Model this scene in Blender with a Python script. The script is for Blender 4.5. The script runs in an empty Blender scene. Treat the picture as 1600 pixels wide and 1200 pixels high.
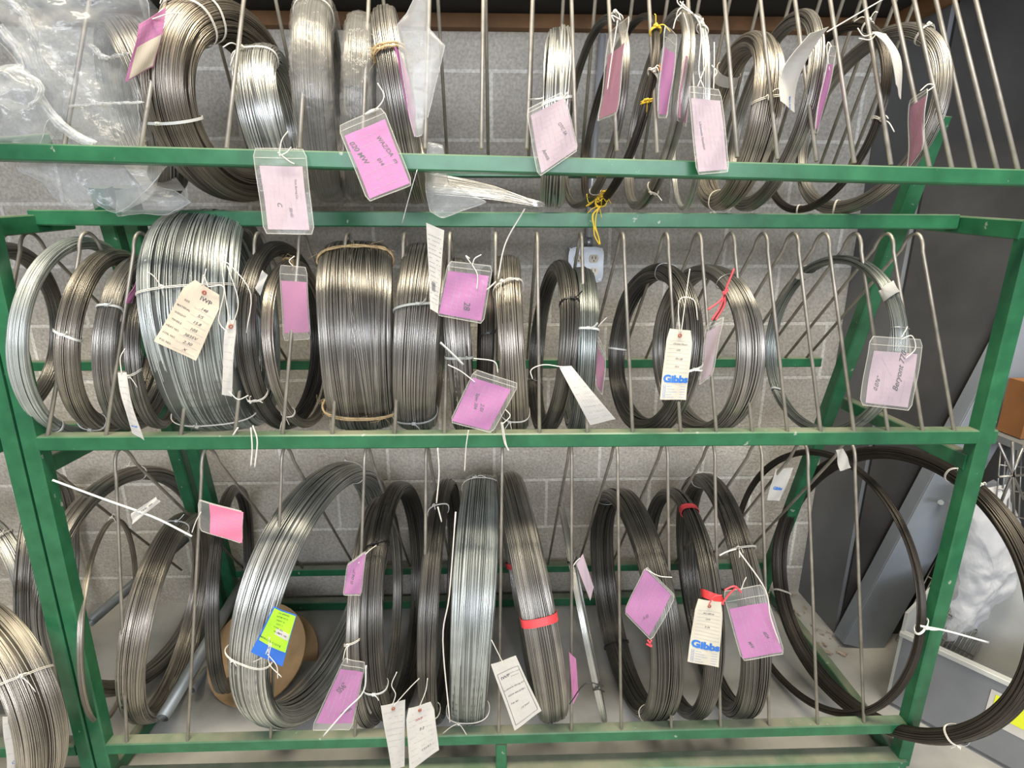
import bpy, bmesh, math, random
import numpy as np
from mathutils import Vector, Matrix, noise

# ------------------------------------------------------------------ camera, world, light, exposure
S = bpy.context.scene
COL = S.collection
FPX = 840.0
TH, YA, RO = 0.2668, 0.0282, 0.0008
CAM = np.array([0.0, 0.0, 1.44])
FW = np.array([math.sin(YA)*math.cos(TH), math.cos(YA)*math.cos(TH), -math.sin(TH)])
_r = np.array([math.cos(YA), -math.sin(YA), 0.0]); _u = np.cross(_r, FW)
RT = math.cos(RO)*_r + math.sin(RO)*_u
UP = -math.sin(RO)*_r + math.cos(RO)*_u
cd = bpy.data.cameras.new('camera'); cam = bpy.data.objects.new('camera', cd); COL.objects.link(cam)
cd.sensor_fit = 'HORIZONTAL'; cd.sensor_width = 36; cd.lens = FPX/1600*36; cd.clip_start = 0.02
M = Matrix.Identity(4)
for i in range(3):
    M[i][0] = RT[i]; M[i][1] = UP[i]; M[i][2] = -FW[i]; M[i][3] = CAM[i]
cam.matrix_world = M
S.camera = cam
S.view_settings.view_transform = 'Standard'; S.view_settings.look = 'None'
S.view_settings.gamma = 1; S.view_settings.use_curve_mapping = False
S.view_settings.exposure = 0.22
w = bpy.data.worlds.new('world'); S.world = w; w.use_nodes = True
w.node_tree.nodes['Background'].inputs[0].default_value = (1.0, 0.97, 0.92, 1)
w.node_tree.nodes['Background'].inputs[1].default_value = 0.24

def area(name, loc, target, sx, sy, power, color):
    l = bpy.data.lights.new(name, 'AREA'); l.shape = 'RECTANGLE'; l.size = sx; l.size_y = sy
    l.energy = power; l.color = color
    o = bpy.data.objects.new(name, l); COL.objects.link(o); o.location = loc
    d = Vector(target)-Vector(loc); o.rotation_euler = d.to_track_quat('-Z', 'Y').to_euler()
    return o
area('ceiling_strip_light', (0.0, 0.35, 4.3), (0.0, 1.2, 1.0), 4.0, 0.6, 250, (1.0, 0.89, 0.70))
area('rear_window_light', (0.2, -3.2, 2.3), (0, 1.4, 1.0), 4.2, 0.9, 175, (0.86, 0.90, 1.0))

# ------------------------------------------------------------------ pixel helpers (only used to place real geometry at a known depth)
def ray(x, y): return FW + (x-800)/FPX*RT - (y-600)/FPX*UP
def at(x, y, Y):
    d = ray(x, y); return CAM + d*(Y-CAM[1])/d[1]
def pj(P):
    P = np.atleast_2d(P)-CAM; d = P@FW
    return np.stack([800+FPX*(P@RT)/d, 600-FPX*(P@UP)/d], -1)

# ------------------------------------------------------------------ object helpers
def mesh_np(name, V, F, mat, parent=None, smooth=True, mats=None, midx=None, attr=None):
    """V (n,3) array, F (m,4) int array of quads or list of polygons"""
    me = bpy.data.meshes.new(name)
    V = np.asarray(V, dtype=np.float64)
    org = np.zeros(3)
    if parent is not None:
        p = parent; 
        while p is not None: org += np.array(p.location); p = p.parent
    V = V-org
    if isinstance(F, np.ndarray):
        n = len(F); k = F.shape[1]
        me.vertices.add(len(V)); me.vertices.foreach_set('co', V.astype(np.float32).ravel())
        me.loops.add(n*k); me.loops.foreach_set('vertex_index', F.astype(np.int32).ravel())
        me.polygons.add(n); me.polygons.foreach_set('loop_start', np.arange(0, n*k, k, dtype=np.int32))
        me.polygons.foreach_set('use_smooth', np.full(n, smooth))
        if midx is not None: me.polygons.foreach_set('material_index', midx.astype(np.int32))
        me.update(calc_edges=True)
    else:
        me.from_pydata([tuple(v) for v in V], [], F)
        me.polygons.foreach_set('use_smooth', [smooth]*len(me.polygons))
        if midx is not None: me.polygons.foreach_set('material_index', list(midx))
    for m in (mats or [mat]): me.materials.append(m)
    if attr is not None:
        a = me.attributes.new('shade', 'FLOAT', 'POINT'); a.data.foreach_set('value', attr.astype(np.float32))
    me.validate()
    o = bpy.data.objects.new(name, me); COL.objects.link(o)
    if parent is not None: o.parent = parent
    return o
def empty(name, loc):
    o = bpy.data.objects.new(name, None); COL.objects.link(o); o.location = tuple(float(v) for v in loc)
    o.empty_display_size = .03
    return o
def tag(o, label=None, cat=None, group=None, kind=None):
    if label: o['label'] = label
    if cat: o['category'] = cat
    if group: o['group'] = group
    if kind: o['kind'] = kind
    return o
class MB:
    def __init__(s): s.V = []; s.F = []; s.n = 0
    def add(s, V, F):
        V = np.asarray(V, float); s.V.append(V); s.F += [tuple(int(i)+s.n for i in f) for f in F]; s.n += len(V)
    def box(s, lo, hi):
        x0, y0, z0 = lo; x1, y1, z1 = hi
        s.add([(x0,y0,z0),(x1,y0,z0),(x1,y1,z0),(x0,y1,z0),(x0,y0,z1),(x1,y0,z1),(x1,y1,z1),(x0,y1,z1)],
              [(0,3,2,1),(4,5,6,7),(0,1,5,4),(1,2,6,5),(2,3,7,6),(3,0,4,7)])
    def bar(s, a, b, wx, wy, ref=(0,1,0), bev=0.0):
        """rectangular bar from a to b; wx across (a-b x ref), wy along ref; chamfered corners"""
        a = np.array(a, float); b = np.array(b, float); t = (b-a)/np.linalg.norm(b-a)
        ref = np.array(ref, float); e1 = np.cross(t, ref); e1 /= np.linalg.norm(e1); e2 = np.cross(e1, t)
        h, k = wx/2, wy/2; c = bev if bev else min(h, k)*.18
        sec = [(-h+c,-k),(h-c,-k),(h,-k+c),(h,k-c),(h-c,k),(-h+c,k),(-h,k-c),(-h,-k+c)]
        V = [p+e1*x+e2*y for p in (a, b) for x, y in sec]
        F = [(i, (i+1)%8, 8+(i+1)%8, 8+i) for i in range(8)]+[tuple(range(7,-1,-1)), tuple(range(8,16))]
        s.add(V, F)
    def tube(s, P, r, k=6, closed=False, flat=None, caps=True):
        P = np.asarray(P, float); n = len(P)
        T = (np.roll(P,-1,0)-np.roll(P,1,0)) if closed else np.gradient(P, axis=0)
        T /= np.linalg.norm(T, axis=1)[:,None]+1e-12
        ref = np.array([0,0,1.0]) if abs(T[0][2]) < .9 else np.array([1.0,0,0])
        N = np.zeros_like(P); v = ref-T[0]*(ref@T[0]); v /= np.linalg.norm(v)
        for i in range(n):
            v = v-T[i]*(v@T[i]); v /= np.linalg.norm(v)+1e-12; N[i] = v
        B = np.cross(T, N)
        rr = np.broadcast_to(np.asarray(r, float), (n,))
        al = np.arange(k)*2*math.pi/k
        V = P[:,None,:]+rr[:,None,None]*(np.cos(al)[None,:,None]*N[:,None,:]+np.sin(al)[None,:,None]*B[:,None,:])
        m = n if closed else n-1
        F = [(i*k+j, i*k+(j+1)%k, ((i+1)%n)*k+(j+1)%k, ((i+1)%n)*k+j) for i in range(m) for j in range(k)]
        if not closed and caps: F += [tuple(range(k-1,-1,-1)), tuple((n-1)*k+j for j in range(k))]
        s.add(V.reshape(-1,3), F)
    def ribbon(s, P, W, wd, th, closed=False):
        """flat band: P path, W width directions, wd width, th thickness"""
        P = np.asarray(P, float); n = len(P); W = np.asarray(W, float)
        if W.ndim == 1: W = np.tile(W, (n,1))
        T = (np.roll(P,-1,0)-np.roll(P,1,0)) if closed else np.gradient(P, axis=0)
        W = W-T*((W*T).sum(1)/((T*T).sum(1)+1e-12))[:,None]
        W /= np.linalg.norm(W, axis=1)[:,None]; Nn = np.cross(T, W); Nn /= np.linalg.norm(Nn, axis=1)[:,None]+1e-12
        V = np.stack([P-W*wd/2-Nn*th/2, P+W*wd/2-Nn*th/2, P+W*wd/2+Nn*th/2, P-W*wd/2+Nn*th/2], 1).reshape(-1,3)
        m = n if closed else n-1
        F = [(i*4+j, i*4+(j+1)%4, ((i+1)%n)*4+(j+1)%4, ((i+1)%n)*4+j) for i in range(m) for j in range(4)]
        if not closed: F += [(3,2,1,0), tuple((n-1)*4+j for j in range(4))]
        s.add(V, F)
    def build(s, name, mat, parent=None, smooth=False):
        return mesh_np(name, np.concatenate(s.V), s.F, mat, parent, smooth)
def spline(P, n=24):
    P = np.asarray(P, float)
    if len(P) == 2: return P[0]+(P[1]-P[0])*np.linspace(0,1,max(n//3,2))[:,None]
    Q = np.vstack([2*P[0]-P[1], P, 2*P[-1]-P[-2]]); out = []
    seg = len(P)-1; per = max(2, n//seg)
    for i in range(seg):
        p0,p1,p2,p3 = Q[i:i+4]
        for t in np.linspace(0,1,per,endpoint=False):
            out.append(.5*((2*p1)+(-p0+p2)*t+(2*p0-5*p1+4*p2-p3)*t*t+(-p0+3*p1-3*p2+p3)*t**3))
    out.append(P[-1]); return np.array(out)

# ------------------------------------------------------------------ materials
def mat(name, col, rough=.5, metal=0., spec=.5, alpha=1., var=0., vscale=8., bump=0., bscale=60., trans=0., emis=None):
    m = bpy.data.materials.new(name); m.use_nodes = True; nt = m.node_tree; b = nt.nodes['Principled BSDF']
    b.inputs['Base Color'].default_value = (*col, 1); b.inputs['Roughness'].default_value = rough
    b.inputs['Metallic'].default_value = metal; b.inputs['Specular IOR Level'].default_value = spec
    b.inputs['Alpha'].default_value = alpha
    tc = nt.nodes.new('ShaderNodeTexCoord')
    if var:
        n = nt.nodes.new('ShaderNodeTexNoise'); n.inputs['Scale'].default_value = vscale; n.inputs['Detail'].default_value = 6
        nt.links.new(tc.outputs['Object'], n.inputs['Vector'])
        r = nt.nodes.new('ShaderNodeMapRange'); r.inputs[1].default_value = .3; r.inputs[2].default_value = .7
        r.inputs[3].default_value = 1-var; r.inputs[4].default_value = 1+var
        nt.links.new(n.outputs[0], r.inputs[0])
        mx = nt.nodes.new('ShaderNodeVectorMath'); mx.operation = 'SCALE'; mx.inputs[0].default_value = col
        nt.links.new(r.outputs[0], mx.inputs['Scale']); nt.links.new(mx.outputs[0], b.inputs['Base Color'])
    if bump:
        n = nt.nodes.new('ShaderNodeTexNoise'); n.inputs['Scale'].default_value = bscale; n.inputs['Detail'].default_value = 4
        nt.links.new(tc.outputs['Object'], n.inputs['Vector'])
        bp = nt.nodes.new('ShaderNodeBump'); bp.inputs['Strength'].default_value = bump; bp.inputs['Distance'].default_value = .004
        nt.links.new(n.outputs[0], bp.inputs['Height']); nt.links.new(bp.outputs[0], b.inputs['Normal'])
    return m
def wiremat(name, col, rough=.34, metal=.9, patch=.18):
    m = bpy.data.materials.new(name); m.use_nodes = True; nt = m.node_tree; b = nt.nodes['Principled BSDF']
    L = nt.links.new
    at_ = nt.nodes.new('ShaderNodeAttribute'); at_.attribute_name = 'shade'
    tc = nt.nodes.new('ShaderNodeTexCoord'); n = nt.nodes.new('ShaderNodeTexNoise'); n.inputs['Scale'].default_value = 14; n.inputs['Detail'].default_value = 5
    L(tc.outputs['Object'], n.inputs['Vector'])
    r = nt.nodes.new('ShaderNodeMapRange'); r.inputs[1].default_value = .3; r.inputs[2].default_value = .7; r.inputs[3].default_value = 1-patch; r.inputs[4].default_value = 1+patch
    L(n.outputs[0], r.inputs[0])
    mu = nt.nodes.new('ShaderNodeMath'); mu.operation = 'MULTIPLY'; L(r.outputs[0], mu.inputs[0]); L(at_.outputs['Fac'], mu.inputs[1])
    mx = nt.nodes.new('ShaderNodeVectorMath'); mx.operation = 'SCALE'; mx.inputs[0].default_value = col
    L(mu.outputs[0], mx.inputs['Scale']); L(mx.outputs[0], b.inputs['Base Color'])
    b.inputs['Metallic'].default_value = metal; b.inputs['Roughness'].default_value = rough
    return m
W_SILVER = wiremat('galvanised_wire', (.60,.61,.58), .32, .85)
W_GREEN = wiremat('pale_zinc_wire', (.54,.58,.56), .37, .75)
W_GREY = wiremat('grey_steel_wire', (.35,.335,.305), .33, .85)
W_WARM = wiremat('warm_grey_wire', (.42,.385,.33), .33, .85)
W_DARK = wiremat('dark_steel_wire', (.175,.168,.152), .31, .85)
W_DKGRN = wiremat('dark_green_grey_wire', (.31,.335,.315), .33, .85)
W_BLACK = wiremat('black_oiled_wire', (.055,.048,.04), .34, .6)
W_CORE = mat('wire_gap', (.03,.03,.028), .6, .3)

def green_paint():
    m = bpy.data.materials.new('green_enamel'); m.use_nodes = True; nt = m.node_tree; b = nt.nodes['Principled BSDF']; L = nt.links.new
    tc = nt.nodes.new('ShaderNodeTexCoord')
    n = nt.nodes.new('ShaderNodeTexNoise'); n.inputs['Scale'].default_value = 18; n.inputs['Detail'].default_value = 8; L(tc.outputs['Object'], n.inputs['Vector'])
    cr = nt.nodes.new('ShaderNodeValToRGB'); L(n.outputs[0], cr.inputs[0])
    cr.color_ramp.elements[0].position = .3; cr.color_ramp.elements[0].color = (.014,.105,.044,1)
    cr.color_ramp.elements[1].position = .72; cr.color_ramp.elements[1].color = (.030,.170,.075,1)
    g = nt.nodes.new('ShaderNodeNewGeometry'); sp = nt.nodes.new('ShaderNodeSeparateXYZ'); L(g.outputs['Normal'], sp.inputs[0])
    n2 = nt.nodes.new('ShaderNodeTexNoise'); n2.inputs['Scale'].default_value = 9; n2.inputs['Detail'].default_value = 6; L(tc.outputs['Object'], n2.inputs['Vector'])
    mr = nt.nodes.new('ShaderNodeMapRange'); mr.inputs[1].default_value = .55; mr.inputs[2].default_value = .95; mr.inputs[3].default_value = 0; mr.inputs[4].default_value = .75
    L(sp.outputs[2], mr.inputs[0])
    mr2 = nt.nodes.new('ShaderNodeMapRange'); mr2.inputs[1].default_value = .35; mr2.inputs[2].default_value = .6; mr2.inputs[3].default_value = .45; mr2.inputs[4].default_value = 1.
    L(n2.outputs[0], mr2.inputs[0])
    mu = nt.nodes.new('ShaderNodeMath'); mu.operation = 'MULTIPLY'; L(mr.outputs[0], mu.inputs[0]); L(mr2.outputs[0], mu.inputs[1])
    mx = nt.nodes.new('ShaderNodeMix'); mx.data_type = 'RGBA'; L(mu.outputs[0], mx.inputs[0]); L(cr.outputs[0], mx.inputs[6]); mx.inputs[7].default_value = (.30,.27,.21,1)
    # scratches showing bare metal
    n3 = nt.nodes.new('ShaderNodeTexNoise'); n3.inputs['Scale'].default_value = 45; n3.inputs['Detail'].default_value = 3; L(tc.outputs['Object'], n3.inputs['Vector'])
    m3 = nt.nodes.new('ShaderNodeMapRange'); m3.inputs[1].default_value = .70; m3.inputs[2].default_value = .74; L(n3.outputs[0], m3.inputs[0])
    mx2 = nt.nodes.new('ShaderNodeMix'); mx2.data_type = 'RGBA'; L(m3.outputs[0], mx2.inputs[0]); L(mx.outputs[2], mx2.inputs[6]); mx2.inputs[7].default_value = (.28,.33,.27,1)
    L(mx2.outputs[2], b.inputs['Base Color']); b.inputs['Roughness'].default_value = .32
    return m
GREEN = green_paint()
ROD = mat('bare_steel_rod', (.40,.37,.31), .45, .55, var=.25, vscale=25)
WHITE_TIE = mat('white_string', (.74,.71,.63), .7, var=.1, vscale=60)
NYLON = mat('natural_nylon', (.70,.72,.69), .35)
GREYTIE = mat('grey_zip_nylon', (.42,.44,.43), .4)
BLACKTIE = mat('black_nylon', (.02,.02,.02), .4)
JUTE = mat('jute_twine', (.52,.38,.20), .9, var=.25, vscale=90, bump=.5, bscale=300)
REDTAPE = mat('red_tape', (.72,.06,.07), .3, var=.12, vscale=40)
REDSTR = mat('red_ribbon', (.75,.08,.10), .4)
YELLOW = mat('yellow_twine', (.80,.55,.04), .6)
ORANGE = mat('orange_tag_wire', (.70,.22,.03), .6)
WIRETIE = mat('wire_tie', (.55,.55,.53), .35, .8)
def card(name, c, r=.7): return mat(name, c, r, var=.05, vscale=30)
C_PURPLE = card('orchid_card', (.44,.14,.36))
C_PINK = card('pink_card', (.46,.17,.32))
C_PALE = card('pale_pink_card', (.43,.335,.385))
C_ROSE = card('rose_card', (.36,.14,.23))
C_WHITE = card('white_card', (.56,.54,.49))
C_CREAM = card('cream_card', (.60,.52,.40))
C_MANILA = card('manila_card', (.66,.61,.49))
C_HOT = card('hot_pink_card', (.88,.18,.34))
C_GREENL = card('lime_label', (.42,.78,.03), .4)
C_BLUE = card('blue_card', (.03,.16,.62), .4)
INK = mat('black_ink', (.05,.05,.06), .6)
FAINT = mat('faded_print', (.36,.33,.34), .7)
BLUEINK = mat('blue_ink', (.03,.18,.60), .5)
REDINK = mat('red_ink', (.45,.06,.05), .6)
EYE = mat('rust_eyelet', (.38,.12,.07), .7)
def clear(name, col, a, rough, bump, bs):
    m = mat(name, col, rough, 0, .6, a, bump=bump, bscale=bs)
    m.node_tree.nodes['Principled BSDF'].inputs['Coat Weight'].default_value = .3
    for nd in m.node_tree.nodes:
        if nd.type == 'BUMP': nd.inputs['Distance'].default_value = .004 if bs > 35 else .016
    return m
SLEEVE = clear('clear_vinyl', (.75,.74,.70), .10, .12, .35, 40)
SEAL = clear('vinyl_seal', (.75,.74,.68), .32, .2, .2, 60)
BAG = clear('polythene_bag', (.46,.49,.50), .34, .13, 1.0, 14)
WRAP = clear('stretch_wrap', (.60,.59,.55), .20, .12, 1.0, 22)
BAGFOLD = clear('bag_fold', (.70,.72,.73), .35, .16, .8, 30)

# ------------------------------------------------------------------ the room
def wall_mat():
    m = bpy.data.materials.new('painted_block_wall'); m.use_nodes = True; nt = m.node_tree; b = nt.nodes['Principled BSDF']; L = nt.links.new
    tc = nt.nodes.new('ShaderNodeTexCoord'); sp = nt.nodes.new('ShaderNodeSeparateXYZ'); L(tc.outputs['Object'], sp.inputs[0])
    cb = nt.nodes.new('ShaderNodeCombineXYZ'); L(sp.outputs[0], cb.inputs[0]); L(sp.outputs[2], cb.inputs[1])
    br = nt.nodes.new('ShaderNodeTexBrick'); br.offset = .5; L(cb.outputs[0], br.inputs['Vector'])
    mp = {'Scale':1,'Mortar Size':.007,'Mortar Smooth':.3,'Bias':0,'Brick Width':.4066,'Row Height':.2033}
    for k,v in mp.items(): br.inputs[k].default_value = v
    br.inputs['Color1'].default_value = (.43,.40,.35,1); br.inputs['Color2'].default_value = (.49,.46,.40,1); br.inputs['Mortar'].default_value = (.66,.64,.58,1)
    n = nt.nodes.new('ShaderNodeTexNoise'); n.inputs['Scale'].default_value = 110; n.inputs['Detail'].default_value = 4; L(tc.outputs['Object'], n.inputs['Vector'])
    n2 = nt.nodes.new('ShaderNodeTexNoise'); n2.inputs['Scale'].default_value = 3; n2.inputs['Detail'].default_value = 5; L(tc.outputs['Object'], n2.inputs['Vector'])
    mr = nt.nodes.new('ShaderNodeMapRange'); mr.inputs[1].default_value=.3; mr.inputs[2].default_value=.7; mr.inputs[3].default_value=.78; mr.inputs[4].default_value=1.2; L(n.outputs[0], mr.inputs[0])
    mr2 = nt.nodes.new('ShaderNodeMapRange'); mr2.inputs[1].default_value=.3; mr2.inputs[2].default_value=.7; mr2.inputs[3].default_value=.8; mr2.inputs[4].default_value=1.2; L(n2.outputs[0], mr2.inputs[0])
    mu = nt.nodes.new('ShaderNodeMath'); mu.operation='MULTIPLY'; L(mr.outputs[0], mu.inputs[0]); L(mr2.outputs[0], mu.inputs[1])
    vm = nt.nodes.new('ShaderNodeVectorMath'); vm.operation='SCALE'; L(br.outputs['Color'], vm.inputs[0]); L(mu.outputs[0], vm.inputs['Scale'])
    L(vm.outputs[0], b.inputs['Base Color']); b.inputs['Roughness'].default_value = .55
    ad = nt.nodes.new('ShaderNodeMath'); ad.operation='MULTIPLY_ADD'; L(br.outputs['Fac'], ad.inputs[0]); ad.inputs[1].default_value = -.8; L(n.outputs[0], ad.inputs[2])
    bp = nt.nodes.new('ShaderNodeBump'); bp.inputs['Strength'].default_value=.5; bp.inputs['Distance'].default_value=.006; L(ad.outputs[0], bp.inputs['Height']); L(bp.outputs[0], b.inputs['Normal'])
    return m
FLOOR = mat('grey_floor_paint', (.40,.395,.37), .45, var=.22, vscale=5, bump=.15, bscale=40)
YW = 1.92
def struct(name, lo, hi, m):
    b = MB(); b.box(lo, hi); o = b.build(name, m); o['kind'] = 'structure'; return o
struct('floor', (-4,-4,-.1), (4.2,YW+.2,0), FLOOR)
wl = MB(); wl.box((-4,YW,0), (4.2,YW+.15,2.13))
wo = wl.build('wall_back', wall_mat()); wo['kind'] = 'structure'
# shift the course so a bed joint falls at z=1.341
for v in wo.data.vertices: v.co.z -= 1.341-6*.2033; v.co.x -= .19
wo.location = (.19, 0, 1.341-6*.2033)
COLG = mat('shaded_grey_wall_paint', (.15,.158,.168), .5, var=.15, vscale=4, bump=.1)  # wall grey made darker, shade on the side face is in the colour
DARKP = mat('dark_wall_paint', (.035,.034,.032), .4, var=.3, vscale=5)
struct('wall_right', (1.262,1.674,0), (4.2,1.92,2.13), COLG)
struct('trim_1', (1.275,1.664,.0), (4.2,1.674,2.13), DARKP).name = 'trim_1'
WOOD = mat('raw_lumber', (.20,.10,.04), .7, var=.35, vscale=9)
struct('trim_2', (-4,1.885,2.062), (1.262,1.92,2.10), WOOD)
struct('trim_3', (1.225,1.44,2.062), (1.262,1.885,2.10), WOOD)
struct('ceiling', (-4,1.42,2.10), (4.2,2.07,2.2), mat('black_ceiling', (.015,.014,.013), .8))

# ------------------------------------------------------------------ the green coil rack
YF, YC, YR = 1.15, 1.32, 1.70
rack = empty('coil_rack', (0, 1.4, 0)); tag(rack, 'green painted steel A-frame rack with bare rod dividers standing before the block wall', 'rack')
def part(name, m, parent, fn, smooth=False, label=None):
    b = MB(); fn(b); o = b.build(name, m, parent, smooth)
    if label: o['label'] = label
    return o
LT, LB = at(-24,340,YF), at(170,1198,YF)      # left front post
RTp, RB = at(1607,372,YF), at(1405,1188,YF)   # right front post
bw = .036
part('front_post', GREEN, rack, lambda b: b.bar(LT, LB, bw, bw))
part('front_post', GREEN, rack, lambda b: b.bar(RTp, RB, bw, bw))
XL, XR = -1.06, 1.13
rl = [at(1455,110,1.40), at(1215,900,1.80)]
part('rear_post', GREEN, rack, lambda b: b.bar((1.06,1.38,1.72), (1.06,1.86,.02), .04, .04))
part('rear_post', GREEN, rack, lambda b: b.bar((-.925,1.45,1.56), (-1.04,1.86,.02), .04, .04))
zm = .996
part('shelf_beam', GREEN, rack, lambda b: b.bar((at(44,684,YF)[0],YF,zm+.004), (at(1546,690,YF)[0],YF,zm-.002), .034, .032))
zb = at(800,1148,YF)[2]
part('shelf_beam', GREEN, rack, lambda b: b.bar((at(160,1150,YF)[0],YF,zb), (at(1418,1117,YF)[0],YF,zb+.004), .034, .032))
zt = at(800,245,1.10)[2]
part('shelf_beam', GREEN, rack, lambda b: b.bar(at(-40,237,1.10), at(1680,281,1.10), .030, .034))
part('ridge_beam', GREEN, rack, lambda b: b.bar((XL,YC,1.482), (1.10,YC,1.476), .034, .03))
part('ridge_beam', GREEN, rack, lambda b: b.bar((XL,YC,.930), (1.10,YC,.930), .03, .03))
part('back_beam', GREEN, rack, lambda b: b.bar((-.93,1.60,1.615), (1.06,1.60,1.615), .03, .03))
part('back_beam', GREEN, rack, lambda b: b.bar((-1.0,YR,at(900,567,YR)[2]), (1.06,YR,at(900,567,YR)[2]), .03, .03))
part('back_beam', GREEN, rack, lambda b: b.bar((-1.04,1.84,at(800,887,1.84)[2]), (1.06,1.84,at(800,887,1.84)[2]), .03, .03))
part('base_rail', GREEN, rack, lambda b: b.bar((-1.04,1.87,.02), (1.06,1.87,.02), .036, .036))
part('base_rail', GREEN, rack, lambda b: b.bar((RB[0]-2.16,YF,.028), (RB[0],YF,.028), .034, .05))
part('base_strut', GREEN, rack, lambda b: b.bar((at(783,1165,YF)[0],YF,.04), (at(783,1165,YF)[0],YF,zb-.018), .03, .03))
for X in (XL, XR-.01):
    part('side_rail', GREEN, rack, lambda b: b.bar((X,YF,.925), (X,1.62,.925), .03, .04, ref=(0,0,1)))
    part('side_rail', GREEN, rack, lambda b: b.bar((X,YF,.03), (X,1.86,.03), .03, .04, ref=(0,0,1)))
    part('top_arm', GREEN, rack, lambda b: b.bar((X,YF,1.455), (X,YC+.1,1.478), .03, .04, ref=(0,0,1)))
for X in (-1.12,):
    part('top_arm', GREEN, rack, lambda b: b.bar((X,1.10,zt-.01), (X*.97,1.44,1.66), .03, .04, ref=(0,0,1)))
def hairpin(P0, A, P1, r=.0042):
    """front foot, apex, rear foot"""
    P0, A, P1 = map(np.array, (P0, A, P1))
    a = A+(P0-A)*.10; c = A+(P1-A)*.10
    a[1] = min(a[1], A[1]-.026); c[1] = max(c[1], A[1]+.032)
    b1 = A+np.array([0,-.022,.010]); b2 = A+np.array([0,.022,.010])
    bend = [(1-t)**3*a+3*(1-t)**2*t*b1+3*(1-t)*t*t*b2+t**3*c for t in np.linspace(0,1,11)]
    b = MB(); b.tube(np.array([P0]+bend+[P1]), r, 7); return b
mid = [-30,70,162,280,365,440,518,616,694,772,843,918,989,1064,1120,1176,1231,1283,1335,1388,1442,1491]
zr = at(900,567,YR)[2]+.012
for x in mid:
    f = at(x,676,YF-.012); f[2] = zm+.01; xa = 800+(x-800)*.915; a = at(xa, 350+max(0,(xa-1100))*.03, 1.31); a[2] = 1.452
    hairpin(f, a, (a[0]+.01*(a[0]), YR, zr)).build('rod_divider', ROD, rack, True)
low = [(100,30),(193,180),(289,318),(420,442),(553,571),(662,666),(779,785),(893,893),(971,964),(1049,1042),(1126,1115),(1202,1188),(1277,1259),(1349,1332)]
zr2 = at(800,887,1.84)[2]+.012
for x, xt in low:
    f = at(x,1140,YF-.01); f[2] = zb+.01; t = at(xt,700,1.30); a = np.array([t[0],1.31,.925])
    hairpin(f, a, (a[0]*1.01, 1.84, zr2)).build('rod_divider', ROD, rack, True)
top = [(100,140),(220,258),(354,381),(468,482),(566,576),(664,671),(752,755),(823,832),(900,893),(964,951),(1027,1014),(1090,1075),(1152,1132),(1215,1188),(1276,1242),(1335,1297),(1392,1350),(1452,1396),(1487,1428),(1523,1462),(1558,1491),(1591,1524)]
for x, xt in top:
    yy = 232 if x < 900 else 232+(x-900)*.052
    f = at(x,yy,1.09); t = at(xt,0,1.25); a = f+(t-f)*(2.11-f[2])/(t[2]-f[2])
    hairpin(f, a, (a[0]*1.02, 1.60, 1.625)).build('rod_divider', ROD, rack, True)
# neighbour rack, only its right-hand frame stands in view
rk2 = empty('coil_rack', (-1.2,1.4,0)); tag(rk2, 'end frame of the neighbouring green rack at the left edge, touching the large rack', 'rack')
off = np.array([-.042,0,0])
part('front_post', GREEN, rk2, lambda b: b.bar(LT+off, LB+off, bw, bw))
part('shelf_beam', GREEN, rk2, lambda b: b.bar((-2.2,YF,zb), (LB[0]-.06,YF,zb), .034, .036))
part('shelf_beam', GREEN, rk2, lambda b: b.bar((-2.2,YF,zm), (LT[0]-.08,YF,zm), .034, .036))
part('ridge_beam', GREEN, rk2, lambda b: b.bar((-2.2,YC+.12,.930), (-1.12,YC+.12,.930), .03, .03))
part('back_beam', GREEN, rk2, lambda b: b.bar((-2.2,YR,zm+.05), (-1.10,YR,zm+.05), .03, .03))
part('base_rail', GREEN, rk2, lambda b: b.bar((-2.2,YF,.028), (LB[0]-.06,YF,.028), .034, .05))
part('rear_post', GREEN, rk2, lambda b: b.bar((-.985,1.45,1.56), (-1.10,1.86,.02), .04, .04))

# ------------------------------------------------------------------ coils of wire
rng = np.random.default_rng(7)
def sgnpow(v, p=.8): return np.sign(v)*np.abs(v)**p
class Ring:
    def __init__(s, q):
        s.c = np.array(q[:3]); s.R, ya, le, s.w, s.t = q[3:8]
        Z = np.array([0,0,1.]); n0 = np.array([math.cos(ya), math.sin(ya), 0])
        s.e1 = np.array([math.sin(ya), -math.cos(ya), 0]); s.e2 = math.cos(le)*Z+math.sin(le)*n0; s.n = math.cos(le)*n0-math.sin(le)*Z
    def rad(s, th): return np.cos(th)[...,None]*s.e1+np.sin(th)[...,None]*s.e2
    def pt(s, th, a, b):
        th = np.asarray(th, float); a = np.asarray(a, float); b = np.asarray(b, float)
        return s.c+(s.R+b)[...,None]*s.rad(th)+a[...,None]*s.n
    def theta(s, px, py, back=False):
        th = np.linspace(0, 2*math.pi, 361)[:-1]
        P = s.pt(th, np.zeros(360), np.full(360, (s.t/2)*(-1 if back else 1))); d = np.hypot(*(pj(P)-np.array([px,py])).T)+(0 if back else 200)*(((CAM-P)*s.rad(th)).sum(1) < .12)
        return th[int(np.argmin(d))]
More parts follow.
